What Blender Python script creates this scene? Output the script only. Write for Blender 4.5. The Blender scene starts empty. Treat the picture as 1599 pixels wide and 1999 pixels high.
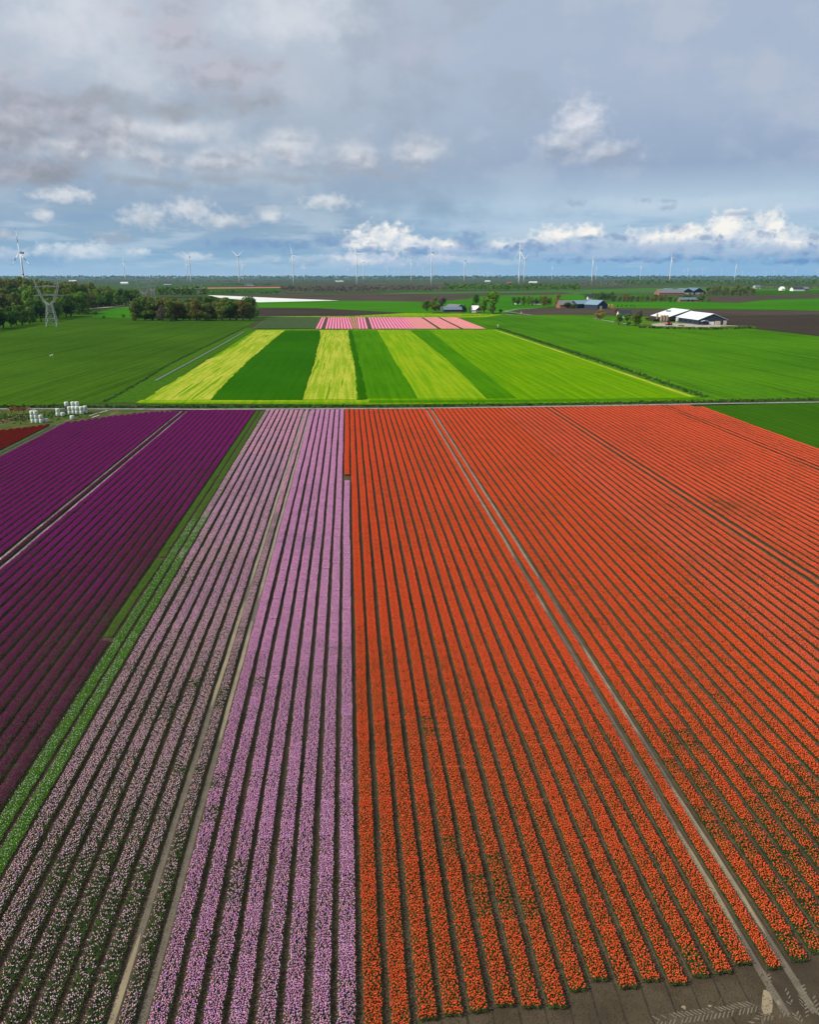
import bpy, bmesh, math, random
import numpy as np
from mathutils import Vector, Matrix
R = math.radians
random.seed(7)
rng = np.random.default_rng(11)
SC = bpy.context.scene
COL = SC.collection

# ------------------------------------------------------------------ camera
CAM_H, FPX, PITCH, YAW = 40.0, 1478.0, math.atan(459 / 1478.0), math.atan(122 / 1548.0)
cd = bpy.data.cameras.new('camera')
cam = bpy.data.objects.new('camera', cd); COL.objects.link(cam)
cam.location = (0, 0, CAM_H)
cam.rotation_euler = (math.pi / 2 - PITCH, 0, -YAW)
cd.sensor_fit = 'HORIZONTAL'; cd.sensor_width = 36.0
cd.lens = FPX / 1599 * 36.0
cd.clip_start = 0.5; cd.clip_end = 90000
SC.camera = cam
_f = Vector((math.sin(YAW) * math.cos(PITCH), math.cos(YAW) * math.cos(PITCH), -math.sin(PITCH)))
_r = Vector((math.cos(YAW), -math.sin(YAW), 0)); _u = _r.cross(_f)

def ray(px, py): return (_f * FPX + _r * (px - 799.5) + _u * (999.5 - py))
def G(px, py, z=0.0):                       # the ground point seen at a photo pixel
    d = ray(px, py); t = (z - CAM_H) / d.z
    return Vector((d.x * t, d.y * t, z))
def scale_at(py): return 0.9551 * (py - 541.0) / CAM_H      # photo pixels per metre at a ground pixel row
def AE(px, py):                             # compass angle and height angle (degrees) of a photo pixel
    d = ray(px, py).normalized()
    return math.degrees(math.atan2(d.x, d.y)), math.degrees(math.asin(d.z))

# ------------------------------------------------------------------ view, sun
SC.view_settings.view_transform = 'Standard'; SC.view_settings.look = 'None'
SC.view_settings.exposure = 0.35; SC.view_settings.gamma = 1.0
SC.view_settings.use_curve_mapping = False
SC.render.engine = 'CYCLES'
SC.cycles.use_denoising = True
SC.cycles.max_bounces = 5; SC.cycles.diffuse_bounces = 2; SC.cycles.glossy_bounces = 2
SC.cycles.volume_bounces = 1; SC.cycles.transparent_max_bounces = 6
SUN_AZ, SUN_EL = -105.0, 42.0               # from the left, a little behind the camera
sd = bpy.data.lights.new('sun', 'SUN'); sd.energy = 4.5; sd.angle = R(3); sd.color = (1.0, 0.95, 0.87)
sun = bpy.data.objects.new('sun', sd); COL.objects.link(sun)
_sv = Vector((math.sin(R(SUN_AZ)) * math.cos(R(SUN_EL)), math.cos(R(SUN_AZ)) * math.cos(R(SUN_EL)), math.sin(R(SUN_EL))))
sun.rotation_euler = _sv.to_track_quat('Z', 'Y').to_euler()
sun.location = (0, 0, 300)

# ------------------------------------------------------------------ node helper
def lin(c):                                 # 0-255 picture colour to linear
    return tuple(((v / 255 / 12.92) if v / 255 <= 0.04045 else ((v / 255 + 0.055) / 1.055) ** 2.4) for v in c)

class NT:
    def __init__(s, tree): s.flat = False; s.t = tree; s.n = tree.nodes; s.l = tree.links
    def put(s, sock, v):
        if isinstance(v, bpy.types.NodeSocket): s.l.new(v, sock)
        elif isinstance(v, (tuple, list)): sock.default_value = (*v, 1.0) if len(sock.default_value) == 4 and len(v) == 3 else v
        else: sock.default_value = v
    def m(s, op, a, b=None, c=None, clamp=False):
        n = s.n.new('ShaderNodeMath'); n.operation = op; n.use_clamp = clamp
        for i, v in enumerate((a, b, c)):
            if v is not None: s.put(n.inputs[i], v)
        return n.outputs[0]
    def vm(s, op, a, b=None, out=0):
        n = s.n.new('ShaderNodeVectorMath'); n.operation = op
        s.put(n.inputs[0], a)
        if b is not None:
            if op == 'SCALE': s.put(n.inputs['Scale'], b)
            else: s.put(n.inputs[1], b)
        return n.outputs[out]
    def xyz(s, x, y, z):
        n = s.n.new('ShaderNodeCombineXYZ')
        for i, v in enumerate((x, y, z)): s.put(n.inputs[i], v)
        return n.outputs[0]
    def sep(s, v):
        n = s.n.new('ShaderNodeSeparateXYZ'); s.put(n.inputs[0], v); return n.outputs
    def noise(s, v, scale, detail=3.0, rough=0.5, dist=0.0, col=False):
        n = s.n.new('ShaderNodeTexNoise'); n.noise_dimensions = '2D' if s.flat else '3D'; s.put(n.inputs['Vector'], v)
        s.put(n.inputs['Scale'], scale); s.put(n.inputs['Detail'], detail); s.put(n.inputs['Roughness'], rough); s.put(n.inputs['Distortion'], dist)
        return n.outputs['Color' if col else 'Fac']
    def step(s, v, a, b, t0=0.0, t1=1.0):
        n = s.n.new('ShaderNodeMapRange'); n.interpolation_type = 'SMOOTHSTEP'
        for k, x in zip(('Value', 'From Min', 'From Max', 'To Min', 'To Max'), (v, a, b, t0, t1)): s.put(n.inputs[k], x)
        return n.outputs[0]
    def mix(s, f, a, b, mode='MIX'):
        n = s.n.new('ShaderNodeMix'); n.data_type = 'RGBA'; n.blend_type = mode
        s.put(n.inputs[0], f); s.put(n.inputs[6], a); s.put(n.inputs[7], b)
        return n.outputs[2]
    def ramp(s, f, stops, interp='LINEAR'):
        n = s.n.new('ShaderNodeValToRGB'); r = n.color_ramp; r.interpolation = interp
        while len(r.elements) < len(stops): r.elements.new(0.5)
        for e, (p, c) in zip(r.elements, stops): e.position = p; e.color = (*c, 1)
        s.put(n.inputs[0], f); return n.outputs[0]

# ------------------------------------------------------------------ world: blue sky behind broken cloud
W = bpy.data.worlds.new('World'); SC.world = W; W.use_nodes = True
SKY = 0.82
def build_sky():
    n = NT(W.node_tree); n.flat = True; n.n.clear()
    out = n.n.new('ShaderNodeOutputWorld'); bg = n.n.new('ShaderNodeBackground'); n.l.new(bg.outputs[0], out.inputs[0])
    tc = n.n.new('ShaderNodeTexCoord'); D = tc.outputs['Generated']
    sx, sy, sz = n.sep(D)
    az = n.m('MULTIPLY', n.m('ARCTAN2', sx, sy), 57.29578)
    el = n.m('MULTIPLY', n.m('ARCSINE', sz), 57.29578)
    ela = n.m('MAXIMUM', el, 0.0)
    sky = n.n.new('ShaderNodeTexSky'); sky.sky_type = 'NISHITA'; sky.sun_disc = False
    sky.sun_elevation = R(SUN_EL); sky.sun_rotation = R(SUN_AZ); sky.air_density = 1.0; sky.dust_density = 0.6; sky.ozone_density = 2.0
    nish = n.vm('SCALE', sky.outputs[0], 0.075)
    # flattened cloud-plane coordinates: puffs get smaller and flatter towards the horizon
    q = n.m('DIVIDE', 1.0, n.m('ADD', ela, 7.0))
    U = n.xyz(n.m('MULTIPLY', az, 0.05), n.m('MULTIPLY', ela, 0.075), 0.0)
    wx = n.noise(U, 3.0, 4.0, 0.55); wy = n.noise(n.vm('ADD', U, (5.7, 3.3, 0)), 3.0, 4.0, 0.55)
    W2 = n.xyz(n.m('SUBTRACT', wx, 0.5), n.m('SUBTRACT', wy, 0.5), 0.0); AZEL = n.xyz(az, el, 0.0)
    big = n.noise(U, 1.5, 3.0, 0.5)
    mid = n.noise(n.vm('ADD', U, (7.3, 1.1, 0)), 4.0, 5.0, 0.55)
    fine = n.noise(n.vm('ADD', U, (2.3, 9.1, 0)), 9.0, 4.0, 0.5)
    fine2 = n.noise(n.vm('ADD', U, (2.3 - 0.014, 9.1 + 0.028, 0)), 9.0, 4.0, 0.5)
    U2 = n.xyz(n.m('MULTIPLY', az, 0.05), n.m('MULTIPLY', ela, 0.062), 0.0)
    puff = n.noise(U2, 12.0, 6.0, 0.52); puff2 = n.noise(n.vm('ADD', U2, (4.4, 6.6, 0)), 30.0, 5.0, 0.55)
    emb = n.m('MULTIPLY', n.m('SUBTRACT', fine, fine2), 2.6)          # billow relief, lit from the upper left
    h = lambda py: AE(800, py)[1]
    t = n.m('DIVIDE', ela, 40.0)
    K = lambda py, c: (max(0.0, min(1.0, h(py) / 40.0)), lin(c))
    cloudbase = n.ramp(t, [(0.0, lin((174, 204, 220))), K(528, (160, 196, 216)), K(500, (132, 172, 202)), K(455, (140, 169, 195)), K(380, (148, 169, 192)), K(270, (166, 180, 197)), K(120, (182, 193, 207)), K(0, (185, 195, 209)), (1.0, lin((182, 191, 206)))])
    bluebase = n.ramp(t, [(0.0, lin((150, 198, 230))), K(515, (138, 184, 218)), K(480, (164, 194, 217)), K(400, (178, 201, 220)), K(330, (148, 167, 195)), K(200, (167, 182, 204)), (1.0, lin((177, 188, 205)))])
    side = n.step(n.m('ADD', az, n.m('MULTIPLY', n.m('SUBTRACT', mid, 0.5), 26.0)), AE(620, 541)[0], AE(1150, 541)[0])
    side = n.m('MULTIPLY', side, n.step(az, 120.0, 60.0))
    c = n.mix(side, cloudbase, bluebase)
    c = n.mix(0.06, c, nish)
    # broad stratus shading, stronger away from the clear side
    s1 = n.step(big, 0.36, 0.64)
    lightc = n.ramp(t, [(0.0, lin((170, 198, 214))), (0.25, lin((186, 194, 206))), (1.0, lin((205, 208, 218)))])
    darkc = n.ramp(t, [(0.0, lin((120, 155, 186))), (0.25, lin((140, 155, 175))), (1.0, lin((158, 160, 174)))])
    upper = n.step(el, 1.0, 9.0)
    amt = n.m('MULTIPLY', upper, n.m('SUBTRACT', 0.78, n.m('MULTIPLY', side, 0.28)))
    c = n.mix(n.m('MULTIPLY', amt, n.step(n.m('ADD', n.m('MULTIPLY', mid, 0.6), n.m('MULTIPLY', big, 0.4)), 0.50, 0.66)), c, lightc)
    c = n.mix(n.m('MULTIPLY', n.m('MULTIPLY', amt, 0.5), n.step(n.m('ADD', n.m('MULTIPLY', mid, 0.5), n.m('MULTIPLY', big, 0.5)), 0.48, 0.34)), c, darkc)
    # thin streaks near the horizon all round
    S = n.xyz(n.m('MULTIPLY', az, 0.035), n.m('MULTIPLY', ela, 0.22), 3.0)
    st = n.noise(S, 3.0, 4.0, 0.6)
    low = n.m('MULTIPLY', n.step(el, 6.0, 2.5), n.step(el, 0.1, 1.0))
    c = n.mix(n.m('MULTIPLY', n.m('MULTIPLY', low, n.step(st, 0.50, 0.66)), 0.40), c, lin((205, 218, 226)))
    c = n.mix(n.m('MULTIPLY', n.m('MULTIPLY', low, n.step(st, 0.46, 0.32)), 0.35), c, lin((110, 152, 194)))
    plainsky = c
    # individual clouds: (photo x, y, half width, half height above, below)
    def field(blobs, warp, rag, small):
        P = n.vm('MULTIPLY_ADD', W2, (warp, warp * 0.7, 0)); n.l.new(AZEL, P.node.inputs[2])
        best = None
        for (px, py, rx, rt, rb) in blobs:
            a0, e0 = AE(px, py); k = AE(px + rx, py)[0] - a0
            kt = AE(px, py - rt)[1] - e0; kb = e0 - AE(px, py + rb)[1]; ky = (kt + kb) / 2; e0 += (kt - kb) / 2
            q = n.vm('MULTIPLY_ADD', P, (1 / k, 1 / ky, 0)); q.node.inputs[2].default_value = (-a0 / k, -e0 / ky, 0)
            d = n.vm('LENGTH', q, None, 1)
            best = d if best is None else n.m('SMOOTH_MIN', best, d, 0.3)
        best = n.m('SUBTRACT', 1.0, n.m('MINIMUM', best, 3.0))
        return n.m('ADD', best, n.m('MULTIPLY', n.m('SUBTRACT', puff2 if small else puff, 0.5), rag * 1.25))
    def lay(c, blobs, top, base, warp=1.6, rag=1.5, soft=0.5, alpha=1.0, billow=1.0, small=False):
        d = field(blobs, warp, rag, small)
        al = n.m('MULTIPLY', n.step(d, -0.1, soft * 1.15), alpha)
        e0 = min(AE(b[0], b[1] + b[4])[1] for b in blobs); e1 = max(AE(b[0], b[1] - b[3])[1] for b in blobs)
        hgt = n.step(el, e0, e0 + (e1 - e0) * 0.75)
        shade = n.m('ADD', hgt, n.m('MULTIPLY', emb, billow), clamp=True)
        return n.mix(al, c, n.mix(shade, lin(base), lin(top)))
    # big soft masses upper left
    c = lay(c, [(150, 60, 190, 150, 110), (250, 150, 110, 80, 70), (560, 60, 160, 90, 60)], (214, 218, 226), (196, 202, 212), 4.0, 0.9, 0.9, 0.75, 0.5)
    c = lay(c, [(30, 200, 190, 130, 190), (180, 250, 160, 70, 90), (340, 60, 100, 140, 100), (430, 140, 150, 60, 70), (40, 330, 150, 40, 36)], (186, 186, 198), (152, 155, 166), 3.5, 1.0, 0.8, 0.9, 0.9)
    c = lay(c, [(200, 205, 130, 24, 30), (330, 212, 120, 20, 24), (490, 200, 110, 36, 32), (90, 350, 90, 18, 18), (40, 260, 90, 24, 20)], (158, 163, 173), (140, 147, 157), 3.5, 0.9, 0.9, 0.85, 0.6)
    c = lay(c, [(560, 296, 110, 56, 54), (690, 306, 80, 40, 44), (805, 298, 82, 50, 46), (440, 318, 150, 44, 36), (270, 306, 120, 40, 30), (120, 300, 110, 36, 30), (330, 252, 150, 30, 26)], (212, 215, 221), (164, 171, 184), 1.8, 0.8, 0.9, 0.92, 1.0)
    c = lay(c, [(300, 350, 120, 12, 16), (430, 346, 110, 16, 18), (560, 346, 110, 12, 14), (720, 340, 110, 10, 12)], (162, 169, 181), (150, 160, 172), 2.5, 1.0, 0.9, 0.8, 0.5)
    c = lay(c, [(1130, 250, 66, 74, 66), (1105, 286, 76, 50, 50), (1185, 300, 100, 36, 38)], (218, 221, 229), (152, 165, 184), 0.9, 0.75, 0.85, 0.96, 0.6, True)
    c = lay(c, [(1520, 230, 60, 50, 45), (1590, 290, 60, 36, 34), (800, 90, 120, 60, 60), (1290, 120, 120, 60, 50)], (184, 190, 208), (174, 183, 206), 2.5, 1.1, 1.2, 0.7, 0.5)
    c = lay(c, [(280, 428, 66, 32, 24), (372, 410, 56, 32, 26), (440, 436, 74, 24, 18), (526, 424, 40, 24, 18), (215, 466, 52, 18, 14), (85, 426, 34, 18, 12), (12, 465, 34, 15, 12), (120, 385, 80, 22, 16), (640, 395, 60, 20, 18)], (212, 217, 222), (156, 171, 187), 0.8, 1.05, 0.75, 0.92, 0.8, True)
    c = lay(c, [(130, 500, 95, 28, 18), (185, 492, 40, 24, 18), (268, 494, 28, 15, 12), (20, 500, 55, 17, 16), (380, 502, 46, 10, 10), (590, 512, 70, 14, 12)], (214, 223, 228), (140, 174, 202), 0.7, 1.15, 0.75, 0.88, 0.8, True)
    c = lay(c, [(1300, 400, 360, 26, 28), (1000, 436, 220, 20, 28), (1560, 400, 180, 18, 34)], (192, 208, 224), (180, 200, 221), 2.0, 0.8, 1.1, 0.8, 0.3)
    c = lay(c, [(745, 466, 82, 32, 30), (795, 474, 44, 20, 24), (695, 478, 40, 18, 18), (730, 507, 110, 18, 16), (860, 480, 55, 16, 16), (855, 506, 80, 14, 12), (1085, 462, 52, 24, 26), (1150, 456, 40, 20, 20), (1265, 460, 70, 20, 26), (1340, 454, 62, 22, 30), (1420, 442, 58, 34, 40), (1505, 434, 40, 30, 44), (1460, 462, 140, 26, 30), (1565, 478, 80, 28, 28), (1000, 480, 60, 16, 16)], (250, 246, 238), (180, 198, 219), 0.6, 1.25, 0.6, 0.97, 1.2, True)
    c = lay(c, [(1130, 484, 190, 18, 20), (1320, 486, 210, 20, 20), (1500, 490, 190, 16, 18), (930, 490, 140, 14, 14), (1250, 506, 300, 9, 9), (1560, 510, 120, 9, 9)], (172, 190, 215), (98, 142, 190), 0.7, 1.7, 0.7, 0.85, 1.0, True)
    c = lay(c, [(650, 474, 42, 14, 14), (560, 478, 120, 11, 12), (470, 474, 90, 10, 10), (718, 487, 28, 9, 9), (808, 488, 30, 8, 8), (916, 472, 38, 22, 20), (815, 493, 26, 6, 6), (1200, 461, 34, 9, 9), (1150, 465, 34, 6, 6), (1320, 445, 20, 11, 10), (1490, 458, 22, 11, 10), (1590, 465, 30, 12, 13), (1375, 465, 34, 9, 10), (1030, 484, 70, 13, 12)], (128, 156, 192), (112, 148, 190), 0.6, 2.0, 0.8, 0.75, 0.5, True)
    c = lay(c, [(1130, 400, 30, 9, 9), (1255, 391, 18, 9, 9), (1297, 404, 25, 8, 8), (1302, 390, 25, 6, 6), (1440, 420, 40, 6, 6)], (146, 168, 194), (140, 162, 190), 0.8, 2.0, 0.9, 0.6, 0.3, True)
    # the separate clouds fill this quarter of the sky; elsewhere the even broken cover goes on
    near = n.m('MULTIPLY', n.m('MULTIPLY', n.step(az, -50.0, -36.0), n.step(az, 58.0, 44.0)), n.step(el, 36.0, 28.0))
    n.l.new(plainsky, bg.inputs[0]); bg.inputs[1].default_value = SKY
    bg2 = n.n.new('ShaderNodeBackground'); n.l.new(c, bg2.inputs[0]); bg2.inputs[1].default_value = SKY; mx = n.n.new('ShaderNodeMixShader')
    n.l.new(near, mx.inputs[0]); n.l.new(bg.outputs[0], mx.inputs[1]); n.l.new(bg2.outputs[0], mx.inputs[2]); n.l.new(mx.outputs[0], out.inputs[0])
build_sky()
W.cycles.sampling_method = 'NONE'

# ------------------------------------------------------------------ mesh and object helpers
def tag(o, label=None, cat=None, group=None, kind=None):
    for k, v in (('label', label), ('category', cat), ('group', group), ('kind', kind)):
        if v: o[k] = v
    return o
def empty(name, loc=(0, 0, 0), rz=0.0):
    o = bpy.data.objects.new(name, None); COL.objects.link(o); o.location = loc; o.rotation_euler = (0, 0, rz); o.empty_display_size = 0.1
    return o
def obj(name, mesh, parent=None, loc=None):
    o = bpy.data.objects.new(name, mesh); COL.objects.link(o)
    if parent: o.parent = parent
    if loc is not None: o.location = loc
    return o
class MB:                                   # collects faces into one mesh
    def __init__(s): s.v = []; s.f = []; s.mi = []
    def face(s, pts, mi=0):
        b = len(s.v); s.v += [tuple(p) for p in pts]; s.f.append(tuple(range(b, b + len(pts)))); s.mi.append(mi)
    def box(s, c, size, rz=0.0, mi=0, taper=1.0):
        cx, cy, cz = c; hx, hy, hz = size[0] / 2, size[1] / 2, size[2] / 2; cs, sn = math.cos(rz), math.sin(rz); b = len(s.v)
        for z, k in ((-hz, 1.0), (hz, taper)):
            for x, y in ((-hx, -hy), (hx, -hy), (hx, hy), (-hx, hy)):
                s.v.append((cx + x * k * cs - y * k * sn, cy + x * k * sn + y * k * cs, cz + z))
        for q in ((0, 3, 2, 1), (4, 5, 6, 7), (0, 1, 5, 4), (1, 2, 6, 5), (2, 3, 7, 6), (3, 0, 4, 7)):
            s.f.append(tuple(b + i for i in q)); s.mi.append(mi)
    def tube(s, pts, radii, n=8, mi=0, cap=True):
        pts = [Vector(p) for p in pts]; b0 = len(s.v)
        for i, p in enumerate(pts):
            d = (pts[min(i + 1, len(pts) - 1)] - pts[max(i - 1, 0)]).normalized()
            a = d.orthogonal().normalized() if abs(d.z) < 0.99 else Vector((1, 0, 0)); c = d.cross(a)
            for k in range(n):
                w = 2 * math.pi * k / n; s.v.append(tuple(p + (a * math.cos(w) + c * math.sin(w)) * radii[i]))
        for i in range(len(pts) - 1):
            for k in range(n):
                a = b0 + i * n + k; c = b0 + i * n + (k + 1) % n; s.f.append((a, c, c + n, a + n)); s.mi.append(mi)
        if cap:
            s.f.append(tuple(b0 + (len(pts) - 1) * n + k for k in range(n))); s.mi.append(mi)
            s.f.append(tuple(b0 + k for k in reversed(range(n)))); s.mi.append(mi)
    def mesh(s, name, mats, smooth=False):
        me = bpy.data.meshes.new(name); me.from_pydata(s.v, [], s.f)
        for m in (mats if isinstance(mats, (list, tuple)) else [mats]): me.materials.append(m)
        me.polygons.foreach_set('material_index', s.mi)
        if smooth: me.polygons.foreach_set('use_smooth', [True] * len(me.polygons))
        me.update(); return me
    def build(s, name, mats, parent=None, loc=None, smooth=False): return obj(name, s.mesh(name, mats, smooth), parent, loc)

MATS = {}
def pos(n): return n.n.new('ShaderNodeNewGeometry').outputs['Position']
def base_mat(name, rough=0.9, spec=0.2):
    m = bpy.data.materials.new(name); m.use_nodes = True; n = NT(m.node_tree)
    b = m.node_tree.nodes['Principled BSDF']; b.inputs['Roughness'].default_value = rough; b.inputs['Specular IOR Level'].default_value = spec
    MATS[name] = m; return m, n, b
def mottled(name, c1, c2, scale=1.0, rough=0.9, spec=0.04, detail=4.0, objspace=True, bump=0.0):
    m, n, b = base_mat(name, rough, spec)
    v = n.n.new('ShaderNodeTexCoord').outputs['Object'] if objspace else pos(n)
    f = n.step(n.noise(v, scale, detail, 0.6), 0.35, 0.65)
    n.put(b.inputs['Base Color'], n.mix(f, c1, c2))
    if bump:
        bn = n.n.new('ShaderNodeBump'); bn.inputs['Strength'].default_value = bump; n.put(bn.inputs['Height'], n.noise(v, scale * 4, 3.0)); n.l.new(bn.outputs[0], b.inputs['Normal'])
    return m
def crop_mat(name, c1, c2, ang=0.0, period=0.0, streak=0.0, big=0.012, fine=0.5, rough=0.95, c3=None, row=0.0, sharp=0.13, tram=0.0):
    """field cover: broad patches, streaks and drill rows running along a compass angle"""
    c1, c2 = tuple(v * 0.80 for v in c1), tuple(v * 0.80 for v in c2); c3 = tuple(v * 0.80 for v in c3) if c3 else None
    m, n, b = base_mat(name, rough, 0.0)
    p = pos(n); x, y, z = n.sep(p); ca, sa = math.cos(R(ang)), math.sin(R(ang))
    u = n.m('SUBTRACT', n.m('MULTIPLY', x, ca), n.m('MULTIPLY', y, sa))          # across the rows
    w = n.m('ADD', n.m('MULTIPLY', x, sa), n.m('MULTIPLY', y, ca))               # along them
    f = n.noise(p, big, 4.0, 0.55)  # broad patches in the crop colour, standing in for cloud shading and uneven growth
    st = n.noise(n.xyz(n.m('MULTIPLY', u, 0.55), n.m('MULTIPLY', w, 0.012), 0.0), 1.0, 4.0, 0.6)
    fn = n.noise(p, fine, 4.0, 0.7)
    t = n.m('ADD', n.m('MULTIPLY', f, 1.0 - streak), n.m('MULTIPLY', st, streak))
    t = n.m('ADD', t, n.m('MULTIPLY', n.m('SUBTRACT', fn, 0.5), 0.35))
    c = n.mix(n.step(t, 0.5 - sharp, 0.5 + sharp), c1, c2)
    if c3: c = n.mix(n.step(st, 0.57, 0.63), c, c3)
    if tram:                                # sprayer wheel lines
        g = n.m('ABSOLUTE', n.m('SUBTRACT', n.m('MODULO', n.m('ADD', u, 9000.0), tram), 3.0))
        c = n.mix(n.m('MULTIPLY', n.step(n.m('ABSOLUTE', n.m('SUBTRACT', g, 0.95)), 0.5, 0.15), 0.6), c, tuple(v * 0.5 for v in c1))
    if row:
        wv = n.m('SINE', n.m('MULTIPLY', u, 2 * math.pi / period))
        c = n.mix(n.m('MULTIPLY', n.step(wv, 0.55, 0.95), row), c, tuple(v * 0.45 for v in c1))
    n.put(b.inputs['Base Color'], c)
    return m
def plain(name, c, rough=0.6, spec=0.3, metal=0.0):
    m, n, b = base_mat(name, rough, spec); b.inputs['Base Color'].default_value = (*c, 1); b.inputs['Metallic'].default_value = metal
    f = n.noise(n.n.new('ShaderNodeTexCoord').outputs['Object'], 1.3, 4.0, 0.6)
    n.put(b.inputs['Base Color'], n.mix(n.step(f, 0.3, 0.7), tuple(v * 0.86 for v in c), tuple(min(1, v * 1.06) for v in c)))
    return m

def sheet(name, pix, mat, z, kind='structure', wig=0.0, seg=0.0, thick=0.0, world=False):
    """a level field sheet from its outline (photo pixels dropped on the ground, or metres)"""
    pts = [Vector((p[0], p[1], z)) for p in pix] if world else [G(px, py, z) for px, py in pix]
    if seg:
        q = []
        for i, a in enumerate(pts):
            b = pts[(i + 1) % len(pts)]; L = (b - a).length; k = max(1, int(L / seg)); nrm = Vector((-(b - a).y, (b - a).x, 0)).normalized()
            for j in range(k):
                off = 0 if j == 0 else (random.random() - 0.5) * wig
                q.append(a.lerp(b, j / k) + nrm * off)
        pts = q
    bm = bmesh.new(); vs = [bm.verts.new(p) for p in pts]; f = bm.faces.new(vs)
    if f.normal.z < 0: f.normal_flip()
    f.normal_update()
    if f.normal.z < 0: f.normal_flip()
    if thick:
        lo = [bm.verts.new((p.x, p.y, p.z - thick)) for p in pts]
        for i in range(len(pts)):
            j = (i + 1) % len(pts); bm.faces.new((vs[i], vs[j], lo[j], lo[i]))
    bmesh.ops.triangulate(bm, faces=[x for x in bm.faces if len(x.verts) > 4])
    me = bpy.data.meshes.new(name); bm.to_mesh(me); bm.free(); me.materials.append(mat)
    o = obj(name, me); o['kind'] = kind; return o
def strip(name, pix, width, mat, z, kind='structure', world=False, jit=0.0):
    pts = [Vector((p[0], p[1], z)) for p in pix] if world else [G(px, py, z) for px, py in pix]
    mb = MB(); L = []; Rr = []
    for i, p in enumerate(pts):
        d = (pts[min(i + 1, len(pts) - 1)] - pts[max(i - 1, 0)]).normalized(); nn = Vector((-d.y, d.x, 0)) * width / 2
        L.append(p + nn * (1 + jit * random.uniform(-1, 1))); Rr.append(p - nn * (1 + jit * random.uniform(-1, 1)))
    for i in range(len(pts) - 1): mb.face((L[i], Rr[i], Rr[i + 1], L[i + 1]))
    o = mb.build(name, mat); o['kind'] = kind; return o
def copy_tree(src, loc, rz=0.0, scl=1.0):
    c = src.copy(); COL.objects.link(c); c.location = loc; c.rotation_euler = (0, 0, rz); c.scale = (scl, scl, scl) if not isinstance(scl, tuple) else scl
    for ch in src.children:
        k = ch.copy(); COL.objects.link(k); k.parent = c
        for g in ch.children:
            h = g.copy(); COL.objects.link(h); h.parent = k
    return c
ORD = ['zeroth', 'first', 'second', 'third', 'fourth', 'fifth', 'sixth', 'seventh', 'eighth', 'ninth', 'tenth', 'eleventh', 'twelfth', 'thirteenth', 'fourteenth', 'fifteenth', 'sixteenth', 'seventeenth', 'eighteenth', 'nineteenth', 'twentieth', 'twenty-first', 'twenty-second', 'twenty-third', 'twenty-fourth', 'twenty-fifth', 'twenty-sixth', 'twenty-seventh', 'twenty-eighth']

# ------------------------------------------------------------------ ground and fields
def ground_mat():
    m, n, b = base_mat('far_farmland', 0.95, 0.0)
    p = pos(n); x, y, z = n.sep(p)
    v = n.n.new('ShaderNodeTexVoronoi'); v.distance = 'CHEBYCHEV'; v.inputs['Scale'].default_value = 1.0; v.inputs['Randomness'].default_value = 0.8
    n.put(v.inputs['Vector'], n.xyz(n.m('MULTIPLY', x, 1 / 900.0), n.m('MULTIPLY', y, 1 / 420.0), 0.0))
    r = n.sep(v.outputs['Color'])[0]
    c = n.ramp(r, [(0.0, (0.070, 0.058, 0.044)), (0.2, (0.045, 0.070, 0.024)), (0.40, (0.040, 0.105, 0.018)), (0.6, (0.075, 0.062, 0.046)), (0.72, (0.042, 0.098, 0.02)), (0.92, (0.09, 0.10, 0.038))], 'CONSTANT')
    f = n.noise(p, 0.01, 5.0, 0.6)
    n.put(b.inputs['Base Color'], n.mix(n.step(f, 0.3, 0.7), c, (0.036, 0.05, 0.02)))
    return m
sheet('ground', [(-24000, -600), (24000, -600), (24000, 24000), (-24000, 24000)], ground_mat(), -0.30, world=True)

def along(a, b): p, q = G(*a), G(*b); return math.degrees(math.atan2(q.x - p.x, q.y - p.y))
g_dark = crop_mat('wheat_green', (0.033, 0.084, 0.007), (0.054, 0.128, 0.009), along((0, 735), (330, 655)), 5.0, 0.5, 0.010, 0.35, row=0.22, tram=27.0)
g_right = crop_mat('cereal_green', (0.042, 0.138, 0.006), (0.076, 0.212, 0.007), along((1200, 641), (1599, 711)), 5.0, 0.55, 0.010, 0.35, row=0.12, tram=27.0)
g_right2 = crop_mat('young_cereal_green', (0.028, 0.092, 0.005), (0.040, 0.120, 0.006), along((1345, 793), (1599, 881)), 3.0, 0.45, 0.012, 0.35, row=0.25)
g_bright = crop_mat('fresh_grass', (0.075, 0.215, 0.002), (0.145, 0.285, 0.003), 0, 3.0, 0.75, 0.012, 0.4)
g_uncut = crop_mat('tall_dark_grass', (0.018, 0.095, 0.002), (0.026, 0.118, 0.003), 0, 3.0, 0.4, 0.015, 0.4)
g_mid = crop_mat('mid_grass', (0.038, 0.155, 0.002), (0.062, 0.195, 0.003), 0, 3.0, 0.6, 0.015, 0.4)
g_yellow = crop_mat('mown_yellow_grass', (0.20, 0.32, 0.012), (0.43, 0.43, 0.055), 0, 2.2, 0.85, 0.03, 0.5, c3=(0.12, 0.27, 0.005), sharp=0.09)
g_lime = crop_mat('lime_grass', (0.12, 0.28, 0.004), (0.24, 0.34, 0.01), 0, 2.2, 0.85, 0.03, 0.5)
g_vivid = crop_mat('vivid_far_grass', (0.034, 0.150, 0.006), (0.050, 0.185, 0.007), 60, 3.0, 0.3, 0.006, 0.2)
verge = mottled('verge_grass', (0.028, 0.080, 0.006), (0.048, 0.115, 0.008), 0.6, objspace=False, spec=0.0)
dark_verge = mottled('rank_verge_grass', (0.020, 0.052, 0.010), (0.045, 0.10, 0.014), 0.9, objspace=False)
yard = mottled('rough_yard_grass', (0.035, 0.070, 0.010), (0.085, 0.085, 0.035), 0.35, objspace=False, detail=6, spec=0.0)
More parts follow.
